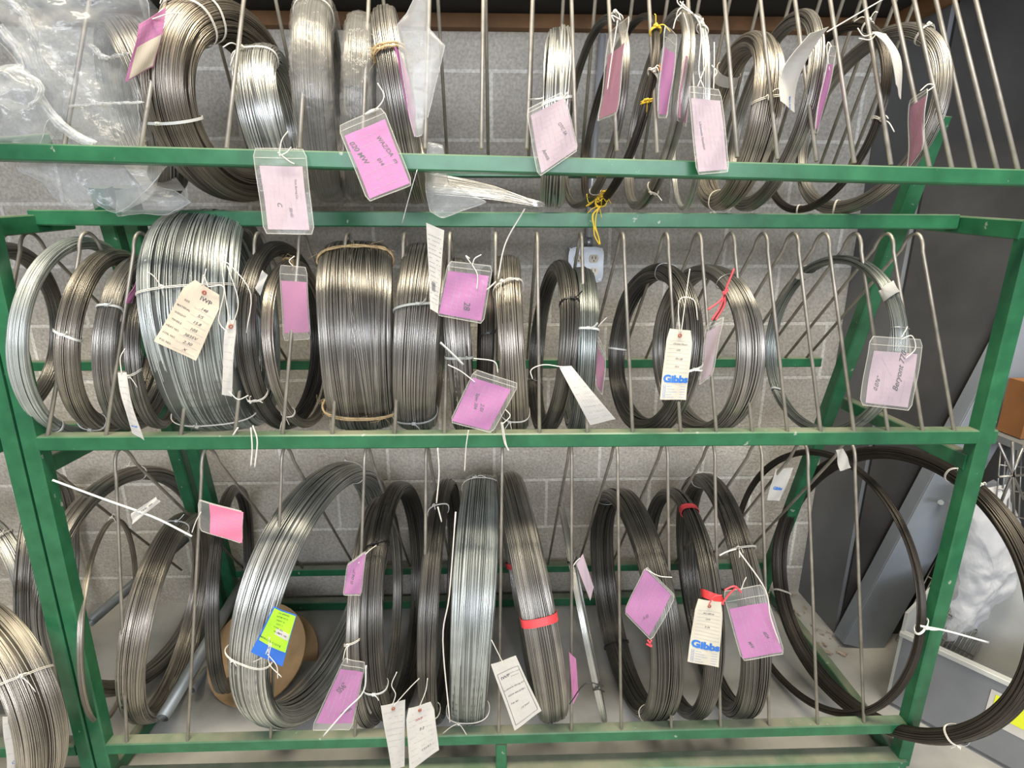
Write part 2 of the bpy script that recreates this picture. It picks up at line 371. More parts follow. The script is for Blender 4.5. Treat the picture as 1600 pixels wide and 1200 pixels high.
def bundle(ring, m, parent, d=.003, seed=0, M=108, wob=1., name='wire_bundle', k=5):
    g = np.random.default_rng(seed)
    w, t = ring.w, ring.t
    per = math.pi*(3*(w/2+t/2)-math.sqrt((3*w/2+t/2)*(w/2+3*t/2)))
    n = max(6, int(per/(d*.80)))
    th = np.linspace(0, 2*math.pi, M, endpoint=False)
    ngr = max(2, int(n/6)); grp = np.sort(g.integers(0, ngr, n))
    ga = g.normal(0, 1, (ngr, 4)); gp = g.uniform(0, 2*math.pi, (ngr, 4)); gl = g.normal(0, 1, (ngr,2)); glp = g.uniform(0, 6.28, (ngr,2))
    ph0 = (np.arange(n)+g.uniform(-.35,.35,n))*2*math.pi/n
    PH = np.zeros((n, M)); DR = np.zeros((n, M))
    for kk in range(1, 4):
        PH += wob*(.055/kk)*ga[grp, kk][:,None]*np.sin(kk*th[None,:]+gp[grp, kk][:,None])
    PH += wob*.022*g.normal(0,1,(n,1))*np.sin(g.integers(1,4,(n,1))*th[None,:]+g.uniform(0,6.28,(n,1)))
    PH += ph0[:,None]
    DR = -d*(.25+.30*gl[grp,0][:,None]*np.sin(2*th[None,:]+glp[grp,0][:,None])+.3*np.abs(g.normal(0,1,(n,1)))*np.sin(g.integers(1,5,(n,1))*th[None,:]+g.uniform(0,6.28,(n,1))))
    DR = np.clip(DR, -1.1*d, .4*d)
    swell = 1+.05*wob*np.sin(2*th+g.uniform(0,6.28))+.03*np.sin(3*th+g.uniform(0,6.28))
    hw = np.maximum(w/2-d/2, d*.3)*swell[None,:]+DR; hb = np.maximum(t/2-d/2, d*.3)*swell[None,:]+DR
    hw = np.maximum(hw, d*.2); hb = np.maximum(hb, d*.2)
    A = hw*sgnpow(np.cos(PH)); B = hb*sgnpow(np.sin(PH))
    al = np.arange(k)*2*math.pi/k
    a = A[:,:,None]+d/2*np.cos(al); b = B[:,:,None]+d/2*np.sin(al)
    V = ring.pt(np.broadcast_to(th[None,:,None], a.shape), a, b).reshape(-1,3)
    i = np.arange(n)[:,None,None]; j = np.arange(M)[None,:,None]; c = np.arange(k)[None,None,:]
    base = i*M*k; j1 = (j+1)%M; c1 = (c+1)%k
    F = np.stack(np.broadcast_arrays(base+j*k+c, base+j*k+c1, base+j1*k+c1, base+j1*k+c), -1).reshape(-1,4)
    sh = np.repeat(np.clip(1+.16*g.normal(0,1,n),.5,1.5), M*k)
    # core in the wire colour, darkened to stand for shade between strands
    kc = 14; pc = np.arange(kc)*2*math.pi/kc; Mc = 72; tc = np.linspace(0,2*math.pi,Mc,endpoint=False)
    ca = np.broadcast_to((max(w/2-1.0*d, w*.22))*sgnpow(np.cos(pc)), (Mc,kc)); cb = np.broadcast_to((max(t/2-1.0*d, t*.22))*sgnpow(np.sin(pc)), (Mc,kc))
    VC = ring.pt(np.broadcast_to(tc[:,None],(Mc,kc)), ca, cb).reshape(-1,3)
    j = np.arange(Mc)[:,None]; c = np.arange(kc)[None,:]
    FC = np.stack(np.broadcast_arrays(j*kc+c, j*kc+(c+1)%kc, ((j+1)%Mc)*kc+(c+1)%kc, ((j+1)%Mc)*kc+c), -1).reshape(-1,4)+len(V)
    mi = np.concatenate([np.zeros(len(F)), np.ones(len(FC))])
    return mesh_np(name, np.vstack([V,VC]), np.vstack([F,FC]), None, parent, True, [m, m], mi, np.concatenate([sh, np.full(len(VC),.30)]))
TIES = {'zip':('zip_tie',NYLON,.005,.0016),'gzip':('zip_tie',GREYTIE,.005,.0016),'bzip':('zip_tie',BLACKTIE,.004,.0015),
        'str':('string_tie',WHITE_TIE,.0028,.0022),'jute':('twine_tie',JUTE,.006,.005),'red':('red_tape',REDTAPE,.02,.0012),
        'wire':('wire_tie',WIRETIE,.0018,.0018),'yel':('twine_tie',YELLOW,.0035,.003),'tape':('paper_tape',C_WHITE,.028,.001)}
def section_loop(ring, th, grow, tilt=0., n=40):
    ph = np.linspace(0, 2*math.pi, n, endpoint=False)
    a = (ring.w/2*1.05+grow)*sgnpow(np.cos(ph)); b = (ring.t/2*1.07+grow)*sgnpow(np.sin(ph))
    return ring.pt(th+tilt*np.sin(ph)*0+tilt*np.cos(ph), a, b), ph
def tie(ring, parent, kind, px, py, back=False, tails=(), tilt=None):
    nm, m, wd, tk = TIES[kind]; th = ring.theta(px, py, back)
    tilt = rng.uniform(-.06,.06) if tilt is None else tilt
    b = MB()
    P, ph = section_loop(ring, th, tk*.6, tilt)
    tang = -np.sin(th)*ring.e1+np.cos(th)*ring.e2
    if kind in ('str','jute','wire','yel'):
        for o in ((-.5,.5) if kind != 'wire' else (0,)):
            Q = P+tang*(o*wd*1.15); 
            if kind == 'jute': Q = Q+rng.normal(0,.0006,Q.shape)
            b.tube(Q, tk/2*(1 if kind!='str' else .9), 6, True)
    else: b.ribbon(P, tang, wd, tk, True)
    # knot or tie head at the outer front
    kth = P[8]
    if kind in ('zip','gzip','bzip'):
        e = np.array(ring.rad(np.array(th))); c = P[10]; b.bar(c-ring.n*.004, c+ring.n*.004, .006, .007, ref=e)
        b.ribbon(spline([c, c+ring.n*.010+e*.008, c+ring.n*.018+e*.020+tang*.006], 6), tang, wd*.7, tk)
    elif kind in ('str','yel'):
        c = P[12]; e = ring.rad(np.array(th))
        b.tube(spline([c-ring.n*.004, c+e*.004+tang*.003, c+ring.n*.004+e*.001, c-tang*.003+e*.004], 10), .0022, 6)
        for q in range(2):
            dv = rng.normal(0,1,3)*.008; b.tube(spline([c, c+e*.006+dv, c+e*.008+dv*2+np.array([0,0,-.012])], 8), .0011, 5)
    elif kind == 'jute':
        for q in range(46):
            c = P[rng.integers(0,len(P))]; b.tube(spline([c, c+rng.normal(0,.006,3), c+rng.normal(0,.013,3)+np.array([0,-.002,0])], 6), .00035, 4)
    o = b.build(nm, m, parent, kind in ('str','jute','wire','yel'))
    for tl in tails:
        b = MB(); Y, pts = tl[0], tl[1:]
        P3 = [at(x,y,Y) for x,y in pts]
        b.tube(spline(P3, 20), .0016 if kind!='jute' else .001, 6) if kind not in ('zip','gzip') else b.ribbon(spline(P3,16), np.cross(P3[-1]-P3[0], ray(*pts[0])), .0045, .0015)
        b.build('loose_end', m, o, True)
    return o
def coil(q, label, m, d=.003, ties=(), group=None, wob=1., M=108, cat='wire coil', zfix=None):
    ring = Ring(q)
    bot = ring.c - ring.e2*(ring.R+ring.t/2)
    root = empty('wire_coil', bot); tag(root, label, cat, group)
    bundle(ring, m, root, d, seed=int(abs(q[0])*1e4)%9973, M=M, wob=wob)
    for t in ties:
        t = list(t); kw = {}
        if t and isinstance(t[-1], dict): kw = t.pop()
        tie(ring, root, *t, **kw)
    return root, ring
exec_coils = []
G1, G2, G3 = 'wire coils in the top tier', 'wire coils in the middle tier', 'wire coils in the bottom tier'
# ---- top tier
T1, T1r = coil((-0.5957,1.3473,1.7230,0.1634,-0.2923,0.1011,0.0972,0.0800), 'thick bronze-grey coil, white-banded at its crown, leftmost bare coil of the top tier', wiremat('bronze_wire', (.27,.24,.20), .33, .85), .0022,
  [('zip',262,188),('str',290,20),('str',330,10)], G1, M=132)
T2, _ = coil((-0.4825,1.3136,1.6813,0.1285,0.1131,-0.1134,0.0820,0.0450), 'shiny silver coil tied with white string at its crown, left of the film-wrapped coils', W_SILVER, .0028,
  [('str',402,78)], G1)
T3, R3 = coil((-0.3850,1.3446,1.7205,0.1756,0.1727,0.0258,0.0700,0.0600), 'wide wire coil in wrinkled stretch film, wider and more left of the two wrapped coils', W_DARK, .0024, [('str',492,0)], G1)
T4, R4 = coil((-0.3030,1.3424,1.7081,0.1636,0.1966,0.1000,0.0580,0.0500), 'narrower film-wrapped wire coil, just above the glossy orchid tag', W_DARK, .0024, [], G1)
T5, _ = coil((-0.2091,1.3460,1.7138,0.1823,0.0887,-0.1393,0.0530,0.0400), 'slim grey wire coil tied with a loop of jute twine, beside the milky plastic pocket', W_GREY, .0032,
  [('jute',606,72)], G1)
T7, _ = coil((0.1376,1.3483,1.6939,0.1735,-0.0868,0.0282,0.0571,0.0300), 'pale coil of thick bright wire seen edge-on above the pale diamond-shaped tag', W_SILVER, .005, [('zip',870,155)], G1, wob=.5)
T8, _ = coil((0.2179,1.3486,1.7047,0.1933,0.1705,0.0971,0.0197,0.0160), 'thin dark hoop of wire carrying the rose tag under clear vinyl', W_DARK, .0028, [('str',955,24),('wire',925,300)], G1)
T9, _ = coil((0.2735,1.3477,1.7062,0.1972,0.1295,0.1956,0.0177,0.0140), 'thin leaning dark hoop tied with bright yellow twine near its top', W_BLACK, .0021, [('yel',1021,45),('yel',988,150),('str',1000,110),('yel',935,318)], G1)
T10, _ = coil((0.3657,1.3482,1.7087,0.1970,0.0002,0.1259,0.0254,0.0200), 'thin grey hoop of wire standing between two orchid tags', W_GREY, .0024, [('str',1068,16),('str',1018,300)], G1)
T11, _ = coil((0.4426,1.3498,1.7037,0.1963,-0.1513,-0.0531,0.0160,0.0140), 'thin bright hoop of wire directly above the pale upright pouch hanging over the top beam', W_SILVER, .0028, [('str',1100,40)], G1)
T12, _ = coil((0.5521,1.3487,1.6889,0.1663,-0.0196,0.0744,0.0556,0.0450), 'thick brown-grey leaning wire coil tied with white string, right of the pale upright pouch', W_WARM, .0024, [('str',1198,150),('tape',1120,120,True),('str',1100,312)], G1)
T13, _ = coil((0.6306,1.3471,1.7078,0.1923,-0.0482,0.1183,0.0257,0.0350), 'dark wire coil behind the curled cream tag in the top tier', W_GREY, .0028, [], G1)
T14, _ = coil((0.7539,1.3503,1.6960,0.1923,0.0866,0.0972,0.0173,0.0180), 'thin black hoop of wire with three white ties, carrying the narrow white strip', W_BLACK, .0024, [('str',1340,42),('str',1378,190),('str',1224,322)], G1)
T15, _ = coil((0.8575,1.3509,1.6940,0.1871,0.1792,0.1350,0.0295,0.0320), 'dark grey wire coil furthest right in the top tier, with the rose pouch on it', W_GREY, .0024, [('str',1424,42),('str',1262,316)], G1)
T0, R0 = coil((-.80,1.36,1.715,.155,.75,-.12,.085,.06), 'large wire coil inside the clear plastic bag at top left', W_GREY, .0024, [], G1)
# ---- middle tier
coil((-1.3300,1.4890,1.1858,0.2228,0.1765,0.1196,0.0422,0.0400), 'dark wire coil mostly outside the frame at the far left of the middle tier', W_DARK, .0024, [('bzip',60,400)], G2)
coil((-1.0060,1.3380,1.1980,0.2300,0.0907,0.1300,0.0340,0.0300), 'pale bluish silver wire coil, leftmost of the middle tier', W_GREEN, .0021, [('zip',85,665)], G2)
coil((-0.9720,1.3800,1.1830,0.2130,0.1700,0.1500,0.0450,0.0400), 'grey coil with a white zip tie across its middle, second in the middle tier', W_WARM, .0021, [('zip',96,524),('zip',150,655)], G2)
coil((-0.9150,1.3896,1.1744,0.2032,0.2100,0.1500,0.0450,0.0400), 'dull grey coil, tied high with white, third from left in the middle tier', W_GREY, .0021, [('zip',172,478)], G2)
coil((-0.8752,1.3860,1.1422,0.1771,0.2622,0.0452,0.0306,0.0250), 'narrow dark coil tucked against the left side of the big pale coil', W_GREY, .0021, [('str',205,585)], G2)
coil((-0.6983,1.3840,1.2294,0.2468,0.2083,0.0135,0.1796,0.0600), 'biggest pale zinc wire coil of the middle tier, wearing the stained cream tag', W_GREEN, .0024,
  [('str',290,446),('str',332,665,{'tails':[(1.08,(395,665),(402,690),(398,730)),(1.08,(392,668),(394,700),(392,728)),(1.08,(372,668),(364,680))]})], G2, wob=1., M=140)
coil((-0.5403,1.3840,1.1916,0.2199,-0.0266,-0.0079,0.0401,0.0400), 'dark wire coil just right of the big pale coil, enclosing a thinner hoop', W_DARK, .0024, [('str',405,622)], G2)
coil((-0.5052,1.3904,1.1705,0.2052,-0.0119,-0.0524,0.0254,0.0220), 'thin hoop with a frayed twine tie, left neighbour of the very wide twine-tied coil', W_WARM, .0032, [('jute',455,410),('str',462,640)], G2)
coil((-0.3460,1.3779,1.1910,0.2122,0.1672,0.0216,0.1560,0.0600), 'very wide dark steel wire coil tied top and bottom with hairy jute twine', W_GREY, .0024, [('jute',560,388),('jute',556,654)], G2, M=132)
coil((-0.1909,1.3739,1.1881,0.2137,0.0535,0.0897,0.0998,0.0550), 'grey coil with a grey zip tie on its upper half, below the printed slip', W_GREY, .0032, [('gzip',650,474),('gzip',650,660)], G2, M=120)
coil((-0.0955,1.3712,1.1689,0.2006,0.0564,-0.0426,0.0583,0.0450), 'steel wire coil showing between the two orchid pouches in the middle tier', W_GREY, .0032, [('gzip',712,560,{'tails':[(1.10,(688,535),(706,552),(724,570))]})], G2)
coil((-0.0330,1.3900,1.1600,0.1900,0.0501,0.0400,0.0320,0.0400), 'dark narrow coil hidden right behind the two orchid pouches of the middle tier', W_BLACK, .0024, [('bzip',755,520)], G2)
coil((0.0361,1.3679,1.1714,0.1996,-0.0124,-0.0551,0.0641,0.0550), 'steel coil seen edge-on, white string at top and bottom, right of the orchid pouches', W_WARM, .0038,
  [('str',795,438,{'tails':[(1.12,(775,440),(764,450),(752,458)),(1.12,(778,436),(790,380),(820,326))]}),('str',800,658,{'tails':[(1.10,(783,660),(788,690),(795,704))]})], G2)
coil((0.1372,1.3611,1.1638,0.2031,0.0780,0.1060,0.0409,0.0400), 'leaning dark coil with a shiny front band, left of a twin pair in mid shelf', W_DARK, .0031, [('bzip',890,466),('wire',850,596,True)], G2)
coil((0.2098,1.3650,1.1559,0.1927,-0.0542,0.0163,0.0502,0.0400), 'silver-green wire coil right behind the curling white paper tag', W_DKGRN, .0031, [('zip',928,512)], G2)
coil((0.3948,1.3585,1.1584,0.1990,0.1895,0.1063,0.0496,0.0400), 'round dark wire coil bearing the blue-lettered manila tag in the middle tier', W_DARK, .0032, [('wire',990,440),('zip',960,545,True),('zip',1090,577)], G2)
coil((0.5283,1.3524,1.1568,0.2009,0.1935,0.0107,0.0653,0.0350), 'light grey wire coil with a red ribbon, in the middle tier', W_GREY, .0032, [('wire',1135,435)], G2)
coil((0.8512,1.3486,1.1676,0.2201,0.1350,0.0535,0.0344,0.0220), 'open round coil taped in places, furthest right in the middle tier', W_DKGRN, .0032, [('tape',1385,455),('wire',1405,512),('tape',1256,425,True),('zip',1210,612,True)], G2)
# ---- bottom tier
coil((-1.1071,1.3429,0.3944,0.2672,0.3673,0.0815,0.0150,0.0100), 'very thin hoop of wire beside the left post, holding the small white flag label', W_WARM, .0028, [('str',210,808)], G3)
coil((-1.0169,1.4588,0.3143,0.2836,0.1813,0.1645,0.0693,0.0350), 'light grey leaning coil tied to the left post by a long white zip tie', W_WARM, .0024,
  [('zip',300,836,{'tails':[(1.13,(300,838),(240,808),(160,779),(82,750))]})], G3)
coil((-1.1841,1.5795,0.3670,0.3308,-0.0889,-0.0958,0.0613,0.0450), 'big dull coil at the rear left of the bottom tier, behind the long zip tie', W_GREY, .0029, [('str',290,795)], G3)
coil((-0.8770,1.5665,0.3344,0.3073,0.2703,0.0686,0.0379,0.0300), 'narrow dark coil at the rear beneath the hot pink tag', W_DARK, .0029, [], G3)
coil((-0.5364,1.4586,0.3973,0.3527,-0.2417,0.0970,0.1103,0.0600), 'largest bright silver coil of the bottom tier, wearing the lime and blue label', W_SILVER, .0034, [('str',385,1036),('str',560,740)], G3, M=150)
coil((-0.3112,1.4679,0.3625,0.3231,-0.0337,-0.0413,0.0589,0.0450), 'dark coil with a black zip tie, right of the largest silver coil', W_DARK, .0034, [('bzip',588,850),('zip',572,1085)], G3, M=120)
coil((-0.3714,1.4432,0.3406,0.3127,0.0099,-0.0206,0.0348,0.0300), 'thin pale hoop between the largest silver coil and the dark one beside it', W_GREY, .0034, [('str',551,1005)], G3, M=120)
coil((-0.1731,1.4535,0.3680,0.3333,-0.0296,0.0188,0.0514,0.0400), 'dark narrow coil with a white string knot, above the two overlapping white tags', W_DARK, .0034,
  [('str',683,790,{'tails':[(1.12,(682,786),(686,740),(684,700)),(1.10,(684,792),(690,815))]}),('str',690,1120)], G3, M=120)
coil((-0.0731,1.4557,0.3745,0.3300,-0.0075,0.0624,0.1074,0.0600), 'silver-green upright coil at the centre of the bottom tier, string-tied top and bottom', W_GREEN, .0028,
  [('str',750,748),('str',732,1128,{'tails':[(1.05,(703,1128),(692,1000),(702,930),(712,800))]})], G3, M=140)
coil((0.0890,1.4544,0.3782,0.3358,0.1050,-0.1476,0.0880,0.0600), 'leaning dark grey coil bound with red tape', W_GREY, .0034, [('red',852,971,{'tilt':0.}),('red',800,888,True)], G3, M=140)
coil((0.2599,1.4421,0.3258,0.3149,-0.0345,-0.2153,0.0168,0.0100), 'slanting sparse hoop of a few bright wires, right of the red-taped leaning coil', W_SILVER, .0032, [('bzip',943,1072,{'tails':[(1.08,(943,1072),(915,1068),(890,1100))]}),('bzip',900,880)], G3, wob=2.)
coil((0.4073,1.4432,0.3500,0.3149,0.0786,-0.0464,0.0848,0.0450), 'thick dark coil with the diamond-turned orchid pouch', W_DARK, .0034, [('wire',960,790,True),('str',1022,1122),('bzip',955,1005,True)], G3, M=132)
coil((0.5573,1.4443,0.3497,0.3191,-0.0173,0.0070,0.0485,0.0350), 'dark coil with red tape, behind the blue-lettered tag in the bottom tier', W_DARK, .0034, [('red',1072,795),('red',1112,934),('str',1072,945,True)], G3, M=120)
coil((0.6822,1.4534,0.3712,0.3351,-0.0727,-0.0743,0.0714,0.0450), 'dark coil with a white string band, behind the big orchid pouch at lower right', W_DARK, .0028,
  [('str',1162,856,{'tails':[(1.06,(1150,858),(1136,862),(1124,868)),(1.04,(1155,862),(1195,920),(1204,965),(1218,1005))]}),('str',1078,768)], G3, M=132)
coil((0.9896,1.4721,0.4052,0.3833,0.1360,0.1578,0.0219,0.0200), 'wide thin black hoop at the right end inside the bottom tier', W_BLACK, .0034, [('zip',1435,978,{'tails':[(1.05,(1438,978),(1480,986),(1545,1004))]})], G3, M=132, wob=1.6)
coil((1.1307,1.3541,.4536,.385,.2047,.2444,.052,.042), 'largest black coil, hooked around the right-hand front post', W_BLACK, .0034, [('str',1500,742),('str',1532,762),('str',1440,1150),('str',1222,925,True)], G3, M=150)
for k,(dr,a) in enumerate(((.0,.0),)):
    pass
# ---- neighbouring rack's coils
G4 = 'wire coils in the neighbouring rack'
coil((-1.2825,1.1005,0.3274,0.2529,1.1799,0.1315,0.0941,0.0600), 'wide pale grey coil nearest the lower left corner, in front of the left posts', W_WARM, .0021, [('str',50,1050)], G4, M=120)
coil((-1.6705,1.5031,0.3164,0.2825,1.1975,0.2406,0.0566,0.0400), 'shiny coil with a white tie at the left edge, above the wide corner coil', W_SILVER, .0029, [('str',18,826)], G4)
coil((-1.4838,1.6000,0.3688,0.3059,0.4817,0.1168,0.0521,0.0300), 'grey coil behind the left posts, further back than its shiny neighbour', W_GREY, .0029, [], G4)

# ------------------------------------------------------------------ tags and cards
_tc = {}
def text_mesh(s, shear=0.):
    key = (s, shear)
    if key in _tc: return _tc[key]
    cu = bpy.data.curves.new('t', 'FONT'); cu.body = s; cu.size = 1; cu.shear = shear; cu.offset = .05 if s == 'Gibbs' else .006; cu.resolution_u = 3
    cu.align_x = 'CENTER'; cu.align_y = 'CENTER'
    o = bpy.data.objects.new('t', cu); COL.objects.link(o); dg = bpy.context.evaluated_depsgraph_get()
    me = bpy.data.meshes.new_from_object(o.evaluated_get(dg))
    V = np.array([v.co[:2] for v in me.vertices]); F = [tuple(p.vertices) for p in me.polygons]
    bpy.data.objects.remove(o); bpy.data.curves.remove(cu); bpy.data.meshes.remove(me)
    _tc[key] = (V, F); return V, F
class Quad:
    """bent rectangle in space; u to the right, v down, n towards the viewer"""
    def __init__(s, px, Y, dx=0., dy=0., bend=0., clip=0.):
        Ys = (Y-dx/2-dy/2, Y+dx/2-dy/2, Y+dx/2+dy/2, Y-dx/2+dy/2)
        s.P = [at(x,y,yy) for (x,y),yy in zip(px, Ys)]
        n = np.cross(s.P[1]-s.P[0], s.P[3]-s.P[0]); n /= np.linalg.norm(n)
        if n@(CAM-s.P[0]) < 0: n = -n
        s.n = n; s.bend = bend; s.clip = clip
        s.W = np.linalg.norm(s.P[1]-s.P[0]); s.H = np.linalg.norm(s.P[3]-s.P[0])
    def __call__(s, u, v, off=0.):
        u = np.asarray(u, float); v = np.asarray(v, float)
        u2 = .5+(u-.5)*(1-s.clip*np.clip((.16-v)/.16, 0, 1))
        A = (1-u2)[...,None]*s.P[0]+u2[...,None]*s.P[1]; B = (1-u2)[...,None]*s.P[3]+u2[...,None]*s.P[2]
        return (1-v)[...,None]*A+v[...,None]*B+(s.bend*np.sin(v*math.pi)+off+.0015*np.sin(u*5+v*7))[...,None]*s.n
def sheet(q, name, m, parent, u0=0, u1=1, v0=0, v1=1, th=.0008, off=0., round_=0.):
    nu, nv = 9, 13
    U, Vv = np.meshgrid(np.linspace(u0,u1,nu), np.linspace(v0,v1,nv))
    if round_:
        e = round_; k = np.clip((e-np.minimum(Vv-v0, v1-Vv)/(v1-v0)*q.H/max(q.W,1e-4))/e, 0, 1)
        U = (u0+u1)/2+(U-(u0+u1)/2)*(1-e*.9*k**2)
    a = q(U, Vv, off+th/2).reshape(-1,3); b = q(U, Vv, off-th/2).reshape(-1,3); n = nu*nv
    F = []
    for j in range(nv-1):
        for i in range(nu-1):
            c = j*nu+i; F += [(c,c+1,c+nu+1,c+nu), (n+c,n+c+nu,n+c+nu+1,n+c+1)]
    rim = [i for i in range(nu)]+[j*nu+nu-1 for j in range(1,nv)]+[(nv-1)*nu+i for i in range(nu-2,-1,-1)]+[j*nu for j in range(nv-2,0,-1)]
    for a_, b_ in zip(rim, rim[1:]+rim[:1]): F.append((a_, n+a_, n+b_, b_))
    return mesh_np(name, np.vstack([a,b]), F, m, parent, False), (U, Vv, rim)
def put_text(q, parts, name, m, parent, off):
    """parts: (string, u, v, size(m), rot(deg), shear)"""
    b = MB()
    for s_, u, v, size, rot, sh in parts:
        V, F = text_mesh(s_, sh)
        c, s2 = math.cos(math.radians(rot)), math.sin(math.radians(rot))
        x = (V[:,0]*c-V[:,1]*s2)*size/q.W; y = (V[:,0]*s2+V[:,1]*c)*size/q.H
        b.add(q(u+x, v-y, off), F)
    return b.build(name, m, parent)
def put_lines(q, segs, name, m, parent, off, th=.0007):
    b = MB()
    for u0,v0,u1,v1 in segs:
        ln = math.hypot((u1-u0)*q.W, (v1-v0)*q.H)+1e-9; nx, ny = -(v1-v0)*q.H/ln*th/q.W/2, (u1-u0)*q.W/ln*th/q.H/2
        k = 5; t = np.linspace(0,1,k); u = u0+(u1-u0)*t; v = v0+(v1-v0)*t
        V = np.vstack([q(u+nx, v+ny, off), q(u-nx, v-ny, off)]); b.add(V, [(i,i+1,k+i+1,k+i) for i in range(k-1)])
    return b.build(name, m, parent)
def form(seed, vert=False, n=7, lo=.12, hi=.9, u0=.08, u1=.92):
    g = random.Random(seed); S_ = []
    for i in range(n):
        p = lo+(hi-lo)*i/(n-1); x = u0
        while x < u1-.05:
            l = g.uniform(.04,.16); 
            if g.random() < .72: S_.append((x,p,min(x+l,u1),p))
            x += l+.025
    return [(b_,a_,d_,c_) for a_,b_,c_,d_ in S_] if vert else S_
def scrawl(q, pts_list, parent, off, r=.0006, m=None):
    b = MB()
    for pts_ in pts_list:
        p = spline([(x,y,0) for x,y in pts_], 24); P = q(p[:,0], p[:,1], off); b.tube(P, r, 5)
    return b.build('handwriting', m or INK, parent)
def cord(parent, Y, pts_, m=WHITE_TIE, r=.0011, name='string', Ys=None):
    P = [at(x,y,(Ys[i] if Ys else Y)) for i,(x,y) in enumerate(pts_)]
    b = MB(); b.tube(spline(P, 24), r, 6); return b.build(name, m, parent, True)
def mk(px, Y, label, kind, cm, group, dx=0., dy=0., bend=0., inset=(.09,.91,.2,.95), txt=(), lines=None, vlines=False, strings=(), clip=None, eye=False, extra=None, lm=None, cat='tag', nform=7, flines=True, th=.0009):
    q = Quad(px, Y, dx, dy, bend, clip if clip is not None else (0 if kind=='pouch' else .0))
    root = empty('tag_pouch' if kind=='pouch' else 'paper_tag', q(np.array(.5), np.array(0.))); tag(root, label, cat, group)
    if kind == 'pouch':
        u0,u1,v0,v1 = inset
        sheet(q, 'card', cm, root, u0,u1,v0,v1, .0006, 0.)
        q2 = q
        o, (U, Vv, rim) = sheet(q, 'sleeve', SLEEVE, root, 0,1,0,1, .003, 0., .12)
        P = q(U, Vv).reshape(-1,3)[rim]; b = MB(); b.tube(P, .0009, 6, True); b.tube(q(np.linspace(.02,.98,9), np.full(9,v0*.55), .0018), .0008, 5)
        b.build('seal_edge', SEAL, root, True)
        off = .0006; mu = lambda u: u0+(u1-u0)*u; mv = lambda v: v0+(v1-v0)*v
    else:
        sheet(q, 'card', cm, root, th=th); off = .0009; mu = mv = lambda t: t
    if flines:
        sg = form(int(px[0][0]*7+px[0][1]), vlines, nform)
        put_lines(q, [(mu(a),mv(b_),mu(c),mv(d)) for a,b_,c,d in sg], 'printing', lm or FAINT, root, off, .0007)
    if lines: put_lines(q, [(mu(a),mv(b_),mu(c),mv(d)) for a,b_,c,d in lines], 'ruled_lines', FAINT, root, off, .0006)
    for tm, ps in txt:
        put_text(q, [(s_,mu(u),mv(v),sz,rot,sh) for s_,u,v,sz,rot,sh in ps], 'lettering', tm, root, off+.0002)
    if eye:
        c = q(np.array(.5), np.array(.08), off); a = np.linspace(0,2*math.pi,13)[:-1]
        uu = .5+.0035*np.cos(a)/q.W; vv = .08+.0035*np.sin(a)/q.H
        b = MB(); b.tube(q(uu,vv,off+.0003), .0016, 6, True); b.build('eyelet', EYE, root, True)
    for st in strings:
        st = list(st); kw = st.pop() if isinstance(st[-1], dict) else {}
        cord(root, Y-.002, st, **kw)
    if extra: extra(q, root, off, mu, mv)
    return root
TG1, TG2, TG3 = 'tags on the top tier coils', 'tags on the middle tier coils', 'tags on the bottom tier coils'
YEL = dict(m=YELLOW, r=.0014, name='string'); WR = dict(m=WIRETIE, r=.0007, name='wire_loop'); RD = dict(m=REDSTR, r=.0022, name='ribbon')
def gibbs(q, root, off, mu, mv):
    put_text(q, [('Gibbs', .515, .70, q.W*.40, 0, 0)], 'lettering', BLUEINK, root, off+.0005)
    put_lines(q, [(.1,.745,.93,.745)], 'ruled_lines', BLUEINK, root, off+.0002, .001)
    b = []
    for i in range(5):
        v = .79+i*.04; b += [(.08,v,.16,v),(.08,v+.026,.16,v+.026),(.08,v,.08,v+.026),(.16,v,.16,v+.026),(.2,v+.013,.2+.1*(2+i%3),v+.013),(.72,v+.013,.93,v+.013)]
    put_lines(q, b, 'ruled_lines', BLUEINK, root, off+.0002, .0006)
# top tier
mk([(217,38),(260,12),(240,104),(195,128)], 1.130, 'pink and cream card lying on the thick dark coil at top left', 'card', C_PINK, TG1, dx=.03, bend=.004, strings=[((238,30),(262,22),(285,20))],
   extra=lambda q,r,o,mu,mv: sheet(q,'inner_card',C_CREAM,r,.1,.95,.42,.97,.0006,.0012))
mk([(395,232),(477,233),(491,366),(413,365)], 1.065, 'large pale pink card in a clear sleeve, left of the glossy orchid one', 'pouch', C_PALE, TG1, vlines=True, dy=-.02,
   strings=[((436,244),(440,220),(450,205)),((436,244),(448,238),(455,230)),((434,238),(452,252),(460,256))], txt=[(INK,[('C',.35,.6,.012,-80,.3),('Firm Boring Co',.80,.36,.0055,-90,0),('30.45',.62,.72,.008,-85,.3)])])
mk([(528,198),(598,167),(645,288),(575,316)], 1.060, 'glossy orchid card in a wrinkled sleeve, tilted over the top beam below the wrapped coils', 'pouch', C_PURPLE, TG1, dy=-.03, inset=(.06,.95,.14,.97),
   txt=[(INK,[('020 MW',.16,.30,.013,-74,.3),('WAZ/DA  m',.80,.42,.011,-74,.3),('014',.55,.55,.010,-74,.3)])], strings=[((568,180),(590,168),(600,150),(590,130)),((568,180),(580,172),(592,170))])
mk([(822,172),(880,143),(904,234),(841,277)], 1.060, 'pale pink diamond-shaped sleeve hanging under the edge-on bright coil', 'pouch', C_PALE, TG1, dx=.02, inset=(.08,.98,.1,.97), vlines=True,
   txt=[(INK,[('OTC 3A',.75,.5,.008,-75,.3),('Amos',.2,.75,.009,-75,.3)])], strings=[((836,155),(826,156),(845,154),(850,152))])
